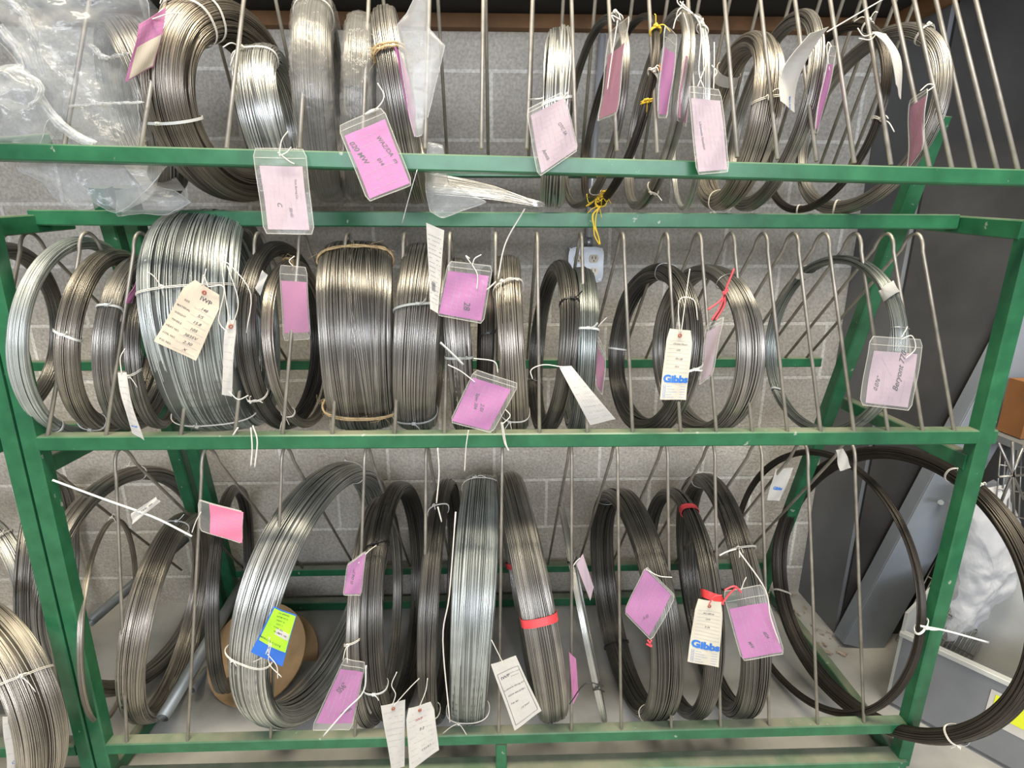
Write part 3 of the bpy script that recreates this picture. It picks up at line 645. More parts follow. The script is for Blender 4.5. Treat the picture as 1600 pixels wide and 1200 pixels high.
mk([(953,52),(983,24),(964,176),(934,190)], 1.120, 'rose card in a slanting sleeve on the leftmost thin hoop of the top tier', 'pouch', C_ROSE, TG1, dx=-.09, inset=(.1,.95,.26,.98), flines=False,
   strings=[((960,34),(956,24),(968,30)),((965,32),(956,90),(949,140))])
mk([(1038,40),(1059,55),(1043,184),(1027,184)], 1.100, 'shiny orchid pouch hanging left of the thin grey hoop', 'pouch', C_PURPLE, TG1, dx=.06, inset=(.1,.95,.22,.96), flines=False, strings=[((1052,45),(1056,30),(1064,20))])
mk([(1072,60),(1085,64),(1073,198),(1057,188)], 1.160, 'pink pouch half hidden at the right of the thin grey hoop', 'pouch', C_PINK, TG1, dx=.05, inset=(.1,.95,.2,.96), flines=False, strings=[((1078,64),(1074,40),(1068,20))])
mk([(1075,135),(1126,140),(1140,268),(1089,273)], 1.060, 'upright whitish pink sleeve hanging over the right part of the top beam', 'pouch', C_PALE, TG1, vlines=True, dy=-.01, inset=(.05,.95,.13,.97),
   txt=[(INK,[('Chromum Vanadium',.26,.5,.006,-87,.2)])], strings=[((1090,136),(1098,115),(1104,98)),((1100,138),(1092,110),(1094,40),(1062,2)),((1115,140),(1116,100),(1116,66)),((1112,102),(1120,112),(1116,120)),((1096,30),(1060,6),(1064,-10))])
mk([(1266,52),(1296,42),(1242,176),(1219,158)], 1.100, 'long curled cream paper tag dangling from a cord at the upper right', 'card', C_WHITE, TG1, dx=.05, bend=-.02, flines=False,
   txt=[(BLUEINK,[('BIG',.62,.93,.013,-70,0)])], strings=[((1292,50),(1340,22),(1385,-4))])
mk([(1296,72),(1309,73),(1278,208),(1272,208)], 1.140, 'narrow orchid pouch seen nearly edge-on beside the long curled cream tag', 'pouch', C_PURPLE, TG1, dx=.08, flines=False, strings=[((1300,74),(1294,66),(1292,80),(1296,110))])
mk([(1362,50),(1385,52),(1408,155),(1399,132)], 1.130, 'narrow curling white paper strip on the thin black hoop at upper right', 'card', C_WHITE, TG1, dx=.03, bend=.012, flines=False, strings=[((1368,52),(1350,56),(1340,44)),((1370,52),(1360,62),(1342,60))])
mk([(1421,158),(1449,138),(1441,232),(1418,268)], 1.130, 'dusky rose pouch at the far right of the top beam', 'pouch', C_ROSE, TG1, dx=-.05, inset=(.08,.9,.1,.97), vlines=True, strings=[((1438,142),(1450,132),(1460,134),(1450,142))])
mk([(188,252),(254,250),(290,297),(228,300)], 1.300, 'white paper lying under the thick dark coil, below the top beam', 'card', C_WHITE, TG1, dy=-.03, flines=True)
mk([(616,72),(630,92),(650,170),(647,215)], 1.140, 'orchid card seen edge-on inside the milky plastic pocket', 'card', C_PURPLE, TG1, dx=.03, flines=False)
# middle tier
mk([(212,440),(224,425),(207,474),(196,474)], 1.160, 'small pink sliver of card by the third coil from left', 'card', C_PINK, TG2, dx=.02, flines=False, strings=[((220,430),(222,415),(228,405))])
mk([(182,505),(194,500),(192,575),(180,570)], 1.250, 'white printed card glimpsed between the third coil and its right neighbour', 'card', C_WHITE, TG2, nform=5)
mk([(184,582),(197,582),(225,688),(207,676)], 1.100, 'narrow white strip tag hanging down to the middle beam at left', 'card', C_WHITE, TG2, bend=.006, nform=9, txt=[(BLUEINK,[('~',.5,.82,.02,30,0)])], strings=[((190,584),(188,560),(195,545))])
def iwp(q, root, off, mu, mv):
    ws = ['SIZE','MATERIAL','WEIGHT','TENSILE','HEAT NO.','COIL NO.','P.O. NO.']
    hw = ['.148','S/S','15.8','105','3835V','2.30','X']
    put_text(q, [(a,.22,.30+.105*i,.0055,0,0) for i,a in enumerate(ws)], 'lettering', INK, root, off)
    put_text(q, [(a,.66,.295+.105*i,.009,4,.4) for i,a in enumerate(hw)], 'handwriting', INK, root, off)
    put_lines(q, [(.42,.33+.105*i,.94,.33+.105*i) for i in range(7)], 'ruled_lines', FAINT, root, off)
mk([(297,432),(350,466),(306,564),(241,533)], 1.090, 'stained cream card with a rust eyelet and typed rows, on the biggest pale coil', 'card', C_CREAM, TG2, clip=.3, eye=True, flines=False, dy=-.01,
   txt=[(INK,[('IWP',.62,.17,.013,0,0)])], extra=iwp, strings=[((325,448),(318,430),(316,446),(322,420)),((325,448),(350,450),(342,500),(356,520))])
mk([(353,500),(371,500),(362,620),(347,616)], 1.100, 'slim white strip tag on long cotton strings, right of the stained cream card', 'card', C_WHITE, TG2, clip=.3, eye=True, nform=9, bend=.004,
   strings=[((360,508),(352,460),(348,412),(365,420),(392,460),(385,520)),((364,508),(372,470),(355,415)),((358,612),(372,624),(388,618))])
mk([(410,422),(418,430),(406,462),(399,450)], 1.200, 'tiny white tag inside the dark coil right of the biggest pale coil', 'card', C_WHITE, TG2, flines=False)
mk([(437,414),(479,418),(485,530),(443,532)], 1.220, 'deep orchid pouch hanging in shade inside the dark coil', 'pouch', C_PINK, TG2, inset=(.04,.97,.2,.9), flines=False, strings=[((458,416),(452,408),(460,400))])
mk([(666,348),(694,360),(684,490),(672,482)], 1.090, 'tall printed white paper slip standing on the coil left of the upper orchid pouch', 'card', C_WHITE, TG2, bend=-.004, nform=16, lm=INK,
   extra=lambda q,r,o,mu,mv: put_lines(q,[(.25,.66+.012*i,.6,.66+.012*i) for i in range(9)],'barcode',INK,r,o+.0002,.0011))
mk([(701,408),(770,416),(755,506),(682,492)], 1.100, 'orchid card in a square sleeve, upper of two pouches amid the middle tier', 'pouch', C_PURPLE, TG2, vlines=True, inset=(.04,.95,.17,.96),
   txt=[(INK,[('28',.60,.72,.017,-84,.2)])], strings=[((738,414),(742,404),(752,398)),((738,414),(746,430),(745,452)),((736,412),(728,400),(734,404))])
mk([(742,577),(811,600),(769,677),(703,659)], 1.090, 'orchid card in a tilted sleeve, lower of two pouches amid the middle tier', 'pouch', C_PURPLE, TG2, vlines=True, inset=(.03,.9,.14,.97),
   txt=[(INK,[('Spec 304',.35,.45,.010,-75,.3),('2.01',.55,.55,.011,-75,.3)])], strings=[((778,582),(772,565),(740,560)),((790,640),(797,650),(786,662)),((785,660),(790,690),(794,704)),((732,672),(728,700),(726,736)),((742,597),(720,580),(700,570))])
mk([(873,572),(893,572),(962,655),(922,664)], 1.100, 'curling white paper tag bending down to the right in the middle tier', 'card', C_WHITE, TG2, bend=.012, nform=8, strings=[((882,574),(850,570),(830,578),(832,592))])
mk([(930,520),(947,550),(942,618),(931,606)], 1.190, 'dull purple pouch in shade behind the curling white paper tag', 'pouch', C_ROSE, TG2, dx=.03, flines=False, strings=[((932,524),(935,510),(948,496))])
mk([(1043,513),(1083,517),(1072,625),(1031,624)], 1.100, 'manila tag with large blue lettering, in the middle tier', 'card', C_MANILA, TG2, clip=.18, eye=True, nform=10, extra=gibbs,
   flines=False, lines=[(.1,.16+.055*i,.93,.16+.055*i) for i in range(9)], txt=[(INK,[('Chrome Silicon',.55,.20,.0048,0,.3),('.072',.5,.29,.005,0,.3),('70128',.55,.41,.006,0,.3),('24.5',.5,.52,.005,0,.3)])],
   strings=[((1062,522),(1060,480),(1066,465),(1085,470),(1090,500)),((1064,522),(1075,440),(1078,420))])
mk([(1104,508),(1131,495),(1113,585),(1093,602)], 1.120, 'faded pinkish pouch hung from a red ribbon in the middle tier', 'pouch', C_PALE, TG2, dx=-.03, flines=True, vlines=True, inset=(.08,.9,.12,.97),
   strings=[((1112,500),(1125,480),(1135,450),(1147,420),RD),((1106,484),(1125,470),(1138,452),RD),((1118,500),(1132,476),(1130,455),RD)])
mk([(1360,525),(1443,531),(1424,642),(1343,632)], 1.100, 'pale pink card in a wide clear sleeve, furthest right tag of the middle tier', 'pouch', C_PALE, TG2, dx=0, inset=(.1,.93,.2,.96), flines=False,
   txt=[(INK,[('0.076"',.20,.62,.012,80,.4),('Beryont 770',.66,.35,.017,84,.4)])], lines=[(.3,.3,.3,.9),(.34,.35,.34,.9),(.05,.88,.1,.88),(.5,.8,.5,.92),(.6,.85,.6,.95),(.8,.5,.8,.95),(.2,.1,.5,.45)],
   strings=[((1408,528),(1415,516),(1418,510)),((1408,530),(1425,525),(1430,545),(1415,560))])
# bottom tier
mk([(310,780),(380,800),(378,850),(312,828)], 1.100, 'hot pink card in a clear pouch beside the left rod of the bottom tier', 'pouch', C_HOT, TG3, inset=(.25,1,.02,.98), nform=5, strings=[((314,800),(306,815),(300,832))])
mk([(205,802),(243,777),(250,784),(207,819)], 1.130, 'small white folded flag label on the very thin hoop', 'card', C_WHITE, TG3, flines=False, txt=[(INK,[('69 KRL 380',.55,.5,.008,0,0)])])
def limel(q, root, off, mu, mv):
    sheet(q, 'lime_label', C_GREENL, root, .06,.98,.02,.72,.0005,.0012)
    put_text(q, [('MERCO COTE',.4,.64,.0065,0,0)]+[(s,.5,.06+.075*i,.005,0,0) for i,s in enumerate(['.125 SPRING','ASTM A313','HEAT 41','LOT 7','TYPE 302','30 LBS'])], 'lettering', INK, root, .0022)
    o,_ = sheet(q, 'white_sticker', C_WHITE, root, .45,.95,.36,.48,.0005,.0016); put_text(q, [('36.00  LBS',.7,.42,.0045,0,0)], 'lettering', INK, root, .0026)
mk([(428,947),(463,962),(441,1042),(392,1018)], 1.050, 'lime green and blue printed label tied onto the largest silver coil', 'card', C_BLUE, TG3, flines=False, extra=limel,
   strings=[((418,1022),(405,1030),(392,1036),{'Ys':[1.05,1.07,1.10]}),((415,1022),(424,1005),(420,1035),(440,1058)),((418,1022),(432,1040),(434,1060)),((419,1020),(421,996))])
mk([(543,881),(572,861),(564,931),(536,929)], 1.070, 'orchid pouch high on the dark coil right of the largest silver coil', 'pouch', C_PURPLE, TG3, inset=(.05,.97,.05,.96), nform=6, vlines=True, txt=[(INK,[('0.067"',.42,.5,.012,80,.3)])], strings=[((560,880),(575,862),(588,852),{'Ys':[1.07,1.09,1.13]})])
mk([(538,1028),(571,1036),(549,1141),(486,1140)], 1.060, 'orchid pouch resting on the lower beam right of the largest silver coil', 'pouch', C_PURPLE, TG3, inset=(.05,.97,.14,.9), nform=6, vlines=True, txt=[(INK,[('.056"',.35,.35,.016,75,.3),('Mono',.75,.75,.010,60,.3)])],
   strings=[((505,1150),(540,1110),(568,1080),(572,1040),dict(m=NYLON,r=.002))])
mk([(595,1103),(633,1094),(632,1198),(612,1204)], 1.060, 'white eyeleted tag, left one of the overlapping pair below the bottom beam', 'card', C_WHITE, TG3, eye=True, nform=10, strings=[((612,1104),(618,1085),(612,1070),(620,1050)),((614,1104),(640,1075),(655,1060))])
mk([(634,1108),(677,1096),(686,1172),(640,1204)], 1.045, 'white eyeleted tag, right one of the overlapping pair below the bottom beam', 'card', C_WHITE, TG3, eye=True, nform=9, clip=.2, dy=-.01, txt=[(REDINK,[('IWP',.45,.24,.010,0,0)]),(INK,[('2.2',.5,.42,.01,0,.3),('2 4 6 8 7',.6,.78,.006,0,.3)])], strings=[((655,1105),(665,1080),(668,1060))])
def boxf(q, root, off, mu, mv):
    put_lines(q, [(.1,.16,.92,.16),(.92,.16,.92,.94),(.92,.94,.1,.94),(.1,.94,.1,.16)], 'ruled_lines', INK, root, off, .0009)
    put_text(q, [('IWP',.34,.24,.012,0,0),('Industrial Wire Products',.68,.22,.003,0,0),('Springs and Ltd',.68,.27,.003,0,0),('Ludworks Spring 4.9',.5,.42,.006,3,.3),('42024 450-D70U',.5,.52,.006,3,.3),('Tek Ser',.32,.64,.006,3,.3),('.12 Steel',.6,.76,.006,3,.3)], 'lettering', INK, root, off)
mk([(767,1038),(806,1025),(846,1111),(804,1141)], 1.060, 'white boxed-print tag hanging from the central silver-green coil', 'card', C_WHITE, TG3, dy=-.01, flines=False, extra=boxf, strings=[((787,1038),(778,1020),(768,1000))])
mk([(889,1018),(900,1030),(904,1085),(895,1100)], 1.140, 'sliver of pink card at the lower right of the red-taped leaning coil', 'card', C_PINK, TG3, flines=False)
mk([(900,880),(911,866),(928,918),(922,938)], 1.120, 'small whitish pink card on the slanting sparse hoop', 'card', C_PALE, TG3, bend=.004, flines=False, strings=[((906,872),(900,878),(896,884))])
mk([(1009,884),(1056,932),(1018,1002),(975,956)], 1.080, 'orchid pouch hanging as a diamond on the thick dark coil', 'pouch', C_PURPLE, TG3, inset=(.02,.88,.05,.97), vlines=True, txt=[(INK,[('A-02',.62,.75,.010,60,.3)])],
   strings=[((1010,890),(1030,900),(1050,902)),((1012,1000),(1018,1010),(1010,1006),RD),((1014,1008),(1018,1000),RD)])
mk([(1088,935),(1130,942),(1123,1043),(1074,1033)], 1.075, 'manila tag with large blue lettering, in the bottom tier', 'card', C_MANILA, TG3, clip=.15, eye=True, flines=False, extra=gibbs,
   lines=[(.1,.16+.055*i,.93,.16+.055*i) for i in range(9)], txt=[(INK,[('SAC-1800 44',.5,.20,.0048,0,.3),('3.072',.5,.29,.005,0,.3),('9-79',.5,.41,.006,0,.3)])], strings=[((1108,944),(1116,932),(1128,930),dict(m=REDSTR,r=.0014))])
mk([(1129,924),(1192,914),(1227,1022),(1159,1032)], 1.060, 'big orchid card in a clear sleeve, rightmost pouch of the bottom tier', 'pouch', C_PURPLE, TG3, inset=(.04,.96,.25,.97), vlines=True, dy=-.02,
   txt=[(INK,[('MW',.28,.75,.010,-75,.3),('6E24',.72,.6,.010,-75,.3)])], strings=[((1158,926),(1148,916),(1132,922),RD),((1150,918),(1138,930),(1128,944),RD),((1158,922),(1162,910),(1166,902))])
mk([(1212,732),(1240,731),(1218,783),(1198,781)], 1.420, 'white tag with blue lettering behind the black hoop at right', 'card', C_WHITE, TG3, flines=False, txt=[(BLUEINK,[('Gibbs',.5,.62,.013,0,0)])])
mk([(1306,703),(1318,701),(1330,731),(1312,736)], 1.220, 'white scrap of paper hanging at the top of the wide thin black hoop', 'card', C_WHITE, TG3, flines=False, dx=.02)
mk([(4,1120),(28,1117),(31,1205),(12,1212)], 0.980, 'white card in the wide pale coil at the lower left corner', 'card', C_WHITE, TG3, nform=4, txt=[(BLUEINK,[('C',.6,.8,.012,0,0)])])

# ------------------------------------------------------------------ film, bags
def crumple(V, amp, sc, seed):
    out = np.empty(len(V))
    for i, v in enumerate(V):
        p = Vector(v)*sc+Vector((seed,seed*2,0))
        a = noise.noise(p); b = noise.noise(p*2.3+Vector((5,1,2))); c = noise.noise(p*.9+Vector((9,9,1)))
        out[i] = (1-abs(a)*2)*amp+(1-abs(b)*2)*amp*.45+c*amp*.6
    return out
def wrap(ring, root, seed):
    nt_, np_ = 160, 40
    th = np.linspace(0,2*math.pi,nt_,endpoint=False); ph = np.linspace(0,2*math.pi,np_,endpoint=False)
    TH_, PH_ = np.meshgrid(th, ph, indexing='ij')
    g = np.array([[noise.noise(Vector((a*9+b*1.3, b*3-a*2, seed)))+.5*noise.noise(Vector((a*26+b*4, b*6, seed+3))) for b in ph] for a in th])
    gr = .004+.004*np.abs(g)
    V = ring.pt(TH_, (ring.w/2+gr)*sgnpow(np.cos(PH_),.7), (ring.t/2+gr)*sgnpow(np.sin(PH_),.7)).reshape(-1,3)
    i = np.arange(nt_)[:,None]; j = np.arange(np_)[None,:]
    F = np.stack(np.broadcast_arrays(i*np_+j, i*np_+(j+1)%np_, ((i+1)%nt_)*np_+(j+1)%np_, ((i+1)%nt_)*np_+j), -1).reshape(-1,4)
    mesh_np('stretch_film', V, F, WRAP, root)
wrap(R3, T3, 1.5); wrap(R4, T4, 7.1)
def bag(name, label, outline, Yc, depth, seed, amp=.012, m=BAG, Ys=None, group=None, cat='bag'):
    """closed pillow-shaped bag: outline given as points in the plane Y=Yc, puffed to both sides and crumpled"""
    P = [at(x,y,(Ys[i] if Ys else Yc)) for i,(x,y) in enumerate(outline)]
    P = np.array(P); n = len(P); P = np.array([p for i in range(n) for p in (P[i], (P[i]*1.0+P[(i+1)%n])/2)])
    c = P.mean(0); K = 14; N = 72
    # resample outline
    Q = np.vstack([P, P[:1]]); L_ = np.concatenate([[0], np.cumsum(np.linalg.norm(np.diff(Q,axis=0),axis=1))]); s_ = np.linspace(0,L_[-1],N,endpoint=False)
    O = np.stack([np.interp(s_, L_, Q[:,k]) for k in range(3)],1)
    V = []; F = []
    for side in (-1,1):
        base = len(V)
        for k in range(K+1):
            r = k/K
            for i in range(N):
                p = c+(O[i]-c)*r; d = depth*math.sqrt(max(0,1-r**2.2))
                V.append(p+np.array([0,side*d,0]))
        for k in range(K):
            for i in range(N):
                a,b_ = base+k*N+i, base+k*N+(i+1)%N; F.append((a,b_,b_+N,a+N) if side>0 else (a,a+N,b_+N,b_))
    V = np.array(V); dd = crumple(V, amp, 14, seed); dd2 = crumple(V, amp*.7, 9, seed+4)
    r_ = np.linalg.norm(V-c,axis=1)
    V[:,1] += dd*np.where(np.arange(len(V))<len(V)//2,-1,1); V[:,0] += dd2*.8; V[:,2] += crumple(V, amp*.5, 11, seed+8)
    root = empty(name, c); tag(root, label, cat, group)
    mesh_np('film', V, F, m, root)
    # folded creases and the hem of the bag
    b = MB(); b.tube(V[K*N:(K+1)*N], .0009, 5, True); b.build('hem', BAGFOLD, root, True)
    return root
GB = 'clear plastic bags on the top tier'
BG0 = bag('plastic_bag', 'big crumpled clear plastic bag around a coil at the top left corner', [(-60,-60),(60,-60),(200,-40),(235,20),(214,110),(222,190),(215,232),(140,250),(118,240),(60,140),(0,60)], 1.18, .09, 3, .014, group=GB)
BG1 = bag('plastic_bag', 'loose clear plastic bag bunched at the left edge above the top beam', [(-30,115),(40,112),(75,140),(85,190),(60,232),(-30,236)], 1.10, .035, 11, .012, group=GB)
bag('plastic_bag', 'tails of clear plastic bag drooping below the top beam at left', [(20,225),(110,235),(215,240),(255,255),(235,300),(190,338),(175,332),(150,318),(130,335),(100,322),(70,285),(30,270)], 1.15, .025, 19, .010, group=GB)
bag('plastic_bag', 'small clear bag tip hanging over the ridge beam right of the white paper', [(180,300),(225,292),(268,300),(300,318),(262,336),(184,340)], 1.24, .018, 23, .008, group=GB)
bag('plastic_pocket', 'milky plastic pocket with a pointed corner beside the jute-tied coil', [(617,44),(636,22),(655,-20),(668,-5),(668,45),(694,72),(676,150),(660,212),(648,216),(640,190),(628,110)], 1.12, .008, 31, .002, m=clear('milky_vinyl', (.60,.61,.60), .30, .25, .6, 12), cat='pocket')
bag('plastic_bag', 'clear bag end poking down over the ridge beam below the jute-tied coil', [(665,225),(690,230),(700,290),(760,318),(735,326),(690,342),(672,332),(664,290)], 1.20, .012, 37, .006, group=GB)

def crease(parent, Y, pts_, wd):
    P = spline([at(x,y,Y) for x,y in pts_], 30); k = len(P); b = MB()
    P = P+np.array([[noise.noise(Vector((i*.7,Y,1)))*.003, noise.noise(Vector((i*.5,3,Y)))*.006, noise.noise(Vector((Y,i*.6,5)))*.003] for i in range(k)])
    for q in range(3): b.ribbon(P+np.array([q*wd*.55,q*.004,q*wd*.4]), np.array([1.0,.5*(q-1),.35]), wd*(2.2-.5*q), .0004)
    b.build('fold', BAGFOLD, parent, True)
crease(BG0, 1.085, [(-10,40),(30,90),(60,160),(100,205),(140,226)], .006)
crease(BG0, 1.085, [(-20,-20),(30,20),(50,70),(62,120)], .004)
crease(BG0, 1.09, [(105,166),(160,162),(218,160)], .0025)
crease(BG0, 1.10, [(135,70),(160,90),(195,84)], .004)
crease(BG1, 1.065, [(-10,120),(25,112),(60,135),(40,170),(5,185)], .0025)
# loose wires fanned out along the top tier
b = MB()
for i in range(34):
    u = i/33; g = random.Random(i)
    a = at(668+g.uniform(-3,3), 268+34*u+g.uniform(-2,2), 1.24); m_ = at(765, 290+20*u+g.uniform(-2,2), 1.23); c = at(846+g.uniform(-4,6), 318+5*u+g.uniform(-2,2), 1.20)
    b.tube(spline([a,m_,c], 14), .0012, 5)
o = b.build('wire_bundle', mat('bright_wire', (.62,.62,.60), .25, .9), None, True); tag(o, 'fanned loose bundle of bright wires slanting to the foot of the edge-on coil', 'wire bundle')
b = MB()
for pts_ in ([(652,265),(640,305),(628,350)],): b.tube(spline([at(x,y,1.05) for x,y in pts_], 12), .0009, 5)
o = b.build('loose_wire', WIRETIE, None, True); tag(o, 'single thin stray wire hanging below the orchid card on the top beam', 'wire')
b = MB(); b.tube(spline([at(x,y,1.14) for x,y in [(905,676),(925,684),(950,686),(965,696)]], 20), .0012, 5)
o = b.build('loose_wire', BLACKTIE, None, True); tag(o, 'short black stray wire lying across the middle beam below the paper tag', 'wire')

# ------------------------------------------------------------------ outlet box, conduit, yellow twine
STEELB = mat('galvanised_plate', (.52,.56,.60), .28, .75, var=.12, vscale=30)
RECP = mat('ivory_receptacle', (.70,.66,.58), .4)
bx = empty('outlet_box', (0,0,0)); c0 = at(915,414,YW-.045); bx.location = tuple(c0); tag(bx, 'square steel outlet box with two white double receptacles on the block wall', 'outlet box')
h = .0565
part('box_body', STEELB, bx, lambda b: b.box((c0[0]-h,c0[1],c0[2]-h),(c0[0]+h,YW,c0[2]+h)))
def plate(b):
    n = 24; V = []
    for k,yy in enumerate((c0[1]-.006, c0[1])):
        for i in range(n):
            a = 2*math.pi*i/n+math.pi/n; x = sgnpow(math.cos(a),.35)*(h+.004); z = sgnpow(math.sin(a),.35)*(h+.004); V.append((c0[0]+x,yy,c0[2]+z))
    b.add(V, [tuple(range(n))]+[tuple(range(2*n-1,n-1,-1))]+[(i,n+i,n+(i+1)%n,(i+1)%n) for i in range(n)])
part('cover_plate', STEELB, bx, plate)
for dx_ in (-.026,.026):
    for dz_ in (-.021,.021):
        def rec(b, dx_=dx_, dz_=dz_):
            n = 20; V = []
            for yy in (c0[1]-.010, c0[1]-.005):
                for i in range(n):
                    a = 2*math.pi*i/n; V.append((c0[0]+dx_+.0165*math.cos(a), yy, c0[2]+dz_+min(.0135,max(-.0135,.0165*math.sin(a)))))
            b.add(V, [tuple(range(n)), tuple(range(2*n-1,n-1,-1))]+[(i,n+i,n+(i+1)%n,(i+1)%n) for i in range(n)])
        r_ = part('receptacle', RECP, bx, rec)
        def sl(b, dx_=dx_, dz_=dz_):
            y = c0[1]-.0108
            for ox in (-.0055,.0055): b.box((c0[0]+dx_+ox-.0012,y,c0[2]+dz_-.001),(c0[0]+dx_+ox+.0012,y+.001,c0[2]+dz_+.008))
            b.box((c0[0]+dx_-.002,y,c0[2]+dz_-.009),(c0[0]+dx_+.002,y+.001,c0[2]+dz_-.005))
        part('socket_slots', BLACKTIE, r_, sl)
for dx_,dz_ in ((-.05,-.05),(.05,.05),(-.05,.05),(.05,-.05)):
    part('screw', WIRETIE, bx, lambda b: b.tube([(c0[0]+dx_,c0[1]-.009,c0[2]+dz_),(c0[0]+dx_,c0[1],c0[2]+dz_)], .004, 8))
cx = at(926,200,YW-.02)[0]
cb_ = MB(); cb_.tube([(cx+.02,YW-.02,2.05),(cx+.004,YW-.02,1.62),(cx-.0,YW-.022,c0[2]+h+.02)], .0115, 12); co = cb_.build('conduit_pipe', mat('emt_conduit', (.62,.64,.66), .3, .35), None, True)
tag(co, 'shiny vertical electrical conduit running down the wall into the outlet box', 'pipe')
part('connector', STEELB, co, lambda b: b.tube([(cx,YW-.022,c0[2]+h+.035),(cx,YW-.022,c0[2]+h)], .0155, 10), True)
b = MB(); g = random.Random(5)
for k in range(3): b.tube(spline([at(x+g.uniform(-4,4),y,1.28) for x,y in [(936,322),(930,335),(928,352),(931,368),(936,382)]], 16), .0016, 5)
for k in range(16):
    x0,y0 = 934+g.uniform(-8,8), 308+g.uniform(-6,8); b.tube(spline([at(x0,y0,1.27), at(x0+g.uniform(-12,12),y0+g.uniform(-10,12),1.26), at(x0+g.uniform(-16,16),y0+g.uniform(-10,18),1.27)], 8), .0009, 4)
o = b.build('twine', YELLOW, None, True); tag(o, 'frayed yellow twine hanging in front of the conduit above the outlet box', 'twine')
b = MB(); b.tube(spline([at(x,y,1.33) for x,y in [(1022,78),(1026,95),(1033,112)]], 8), .004, 6); o = b.build('tag_wire', ORANGE, None, True); tag(o, 'short orange plastic strap beside the yellow-tied hoop', 'strap')

# ------------------------------------------------------------------ floor items in the bottom tier
SPW = mat('fibreboard', (.42,.27,.13), .75, var=.15, vscale=20)
sp_c = at(402,1020,1.52); ax = np.array([-.05,-.62,.78]); ax /= np.linalg.norm(ax)
spool = empty('wire_spool', sp_c); tag(spool, 'brown fibreboard spool of dark wire lying on the floor behind the largest silver coil', 'spool')
def disc(c, r, t, n=40):
    def f(b): b.tube([c-ax*t/2, c-ax*t/2+ax*1e-4, c+ax*t/2-ax*1e-4, c+ax*t/2], [r-.002,r,r,r-.002], n)
    return f
part('flange', SPW, spool, disc(sp_c, .160, .008)); part('flange', SPW, spool, disc(sp_c-ax*.13, .160, .008))
def windings(b):
    e1 = np.cross(ax,[1,0,0]); e1 /= np.linalg.norm(e1); e2 = np.cross(ax,e1); t = np.linspace(0,34*2*math.pi,34*30)
    P = sp_c-ax*.008-ax[None,:]*(t/t[-1]*.114)[:,None]+.105*(np.cos(t)[:,None]*e1+np.sin(t)[:,None]*e2); b.tube(P, .0019, 5)
    b.tube([sp_c-ax*.006, sp_c-ax*.124], .1035, 30)
part('wound_wire', mat('wound_dark_wire', (.10,.10,.10), .4, .8), spool, windings, True)
PIPE = mat('grey_pipe', (.26,.28,.28), .45, .4, var=.2, vscale=12)
def hollow(b, A, B, r, n=20):
    A = np.array(A); B = np.array(B); t = (B-A)/np.linalg.norm(B-A); e1 = np.cross(t,[0,0,1]); e1 /= np.linalg.norm(e1); e2 = np.cross(t,e1); a = np.arange(n)*2*math.pi/n
    ring = lambda c, q: c+q*(np.cos(a)[:,None]*e1+np.sin(a)[:,None]*e2)
    V = np.vstack([ring(A,r),ring(B,r),ring(A,r*.86),ring(B,r*.86)]); F = []
    for i in range(n):
        j = (i+1)%n; F += [(i,j,n+j,n+i),(2*n+j,2*n+i,3*n+i,3*n+j),(i,2*n+i,2*n+j,j),(n+j,3*n+j,3*n+i,n+i)]
    b.add(V, F)
o = part('steel_pipe', PIPE, None, lambda b: hollow(b, at(254,1122,1.26), at(398,880,1.84), .018), True); tag(o, 'thick grey pipe with its open end facing out, right of the leaning light grey coil', 'pipe')
o = part('steel_pipe', PIPE, None, lambda b: hollow(b, at(140,972,1.45), at(290,842,1.84), .016), True); tag(o, 'grey pipe slanting behind the left post, further back than the open-ended one', 'pipe')
o = part('steel_pipe', PIPE, None, lambda b: hollow(b, at(300,1080,1.42), at(352,1000,1.82), .011), True); tag(o, 'thin dark pipe lying between the thick open-ended pipe and the brown spool', 'pipe')

# ------------------------------------------------------------------ right side of the aisle
STR = mat('blue_grey_steel', (.27,.30,.34), .4, .2, var=.15, vscale=5)
A = at(1351,988,1.60); A[2] = 0.0; B = at(1640,478,1.60); t = (B-A)/np.linalg.norm(B-A)
B2 = A+t*2.15
sg = empty('steel_stringer', A); tag(sg, 'blue-grey steel channel slanting up to the right in front of the dark wall', 'steel beam')
part('web', STR, sg, lambda b: b.bar(A-t*.0, B2, .155, .012))
side = np.cross(t,[0,1,0]); side /= np.linalg.norm(side)
for s_ in (-1,1): part('flange', STR, sg, lambda b: b.bar(A+side*s_*.073+np.array([0,.025,0]), B2+side*s_*.073+np.array([0,.025,0]), .010, .05))
part('bolt', PIPE, sg, lambda b: (b.tube([at(1470,785,1.60),at(1470,785,1.54)+np.array([0,0,.0])], .005, 8), b.tube([at(1470,785,1.545),at(1470,785,1.535)], .009, 6)))
BIN = mat('light_grey_sheet', (.52,.53,.50), .45, .1, var=.1, vscale=8); BIND = mat('grey_bin', (.20,.21,.22), .5, var=.12, vscale=6)
bn = empty('storage_bin', (1.45,1.32,0)); tag(bn, 'open light grey metal bin with a yellow sticker, on the floor right of the rack', 'bin')
cs = [(1.235,1.36),(1.475,1.06),(1.86,1.30),(1.62,1.60)]; zt_ = .235; zl = .40
def wallq(b, p, q, z0, z1, z2, tk=.008, lean=(0,0)):
    p = np.array(p); q = np.array(q); d = (q-p)/np.linalg.norm(q-p); nn = np.array([-d[1],d[0]])*tk
    V = [(*p,z0),(*q,z0),(*q,z2),(*p,z1)]; V += [(x+nn[0],y+nn[1],z) for x,y,z in V]
    b.add(V, [(0,1,2,3),(7,6,5,4),(0,4,5,1),(1,5,6,2),(2,6,7,3),(3,7,4,0)])
part('side_panel', BIND, bn, lambda b: wallq(b, cs[0], cs[1], .0, .26, .26))
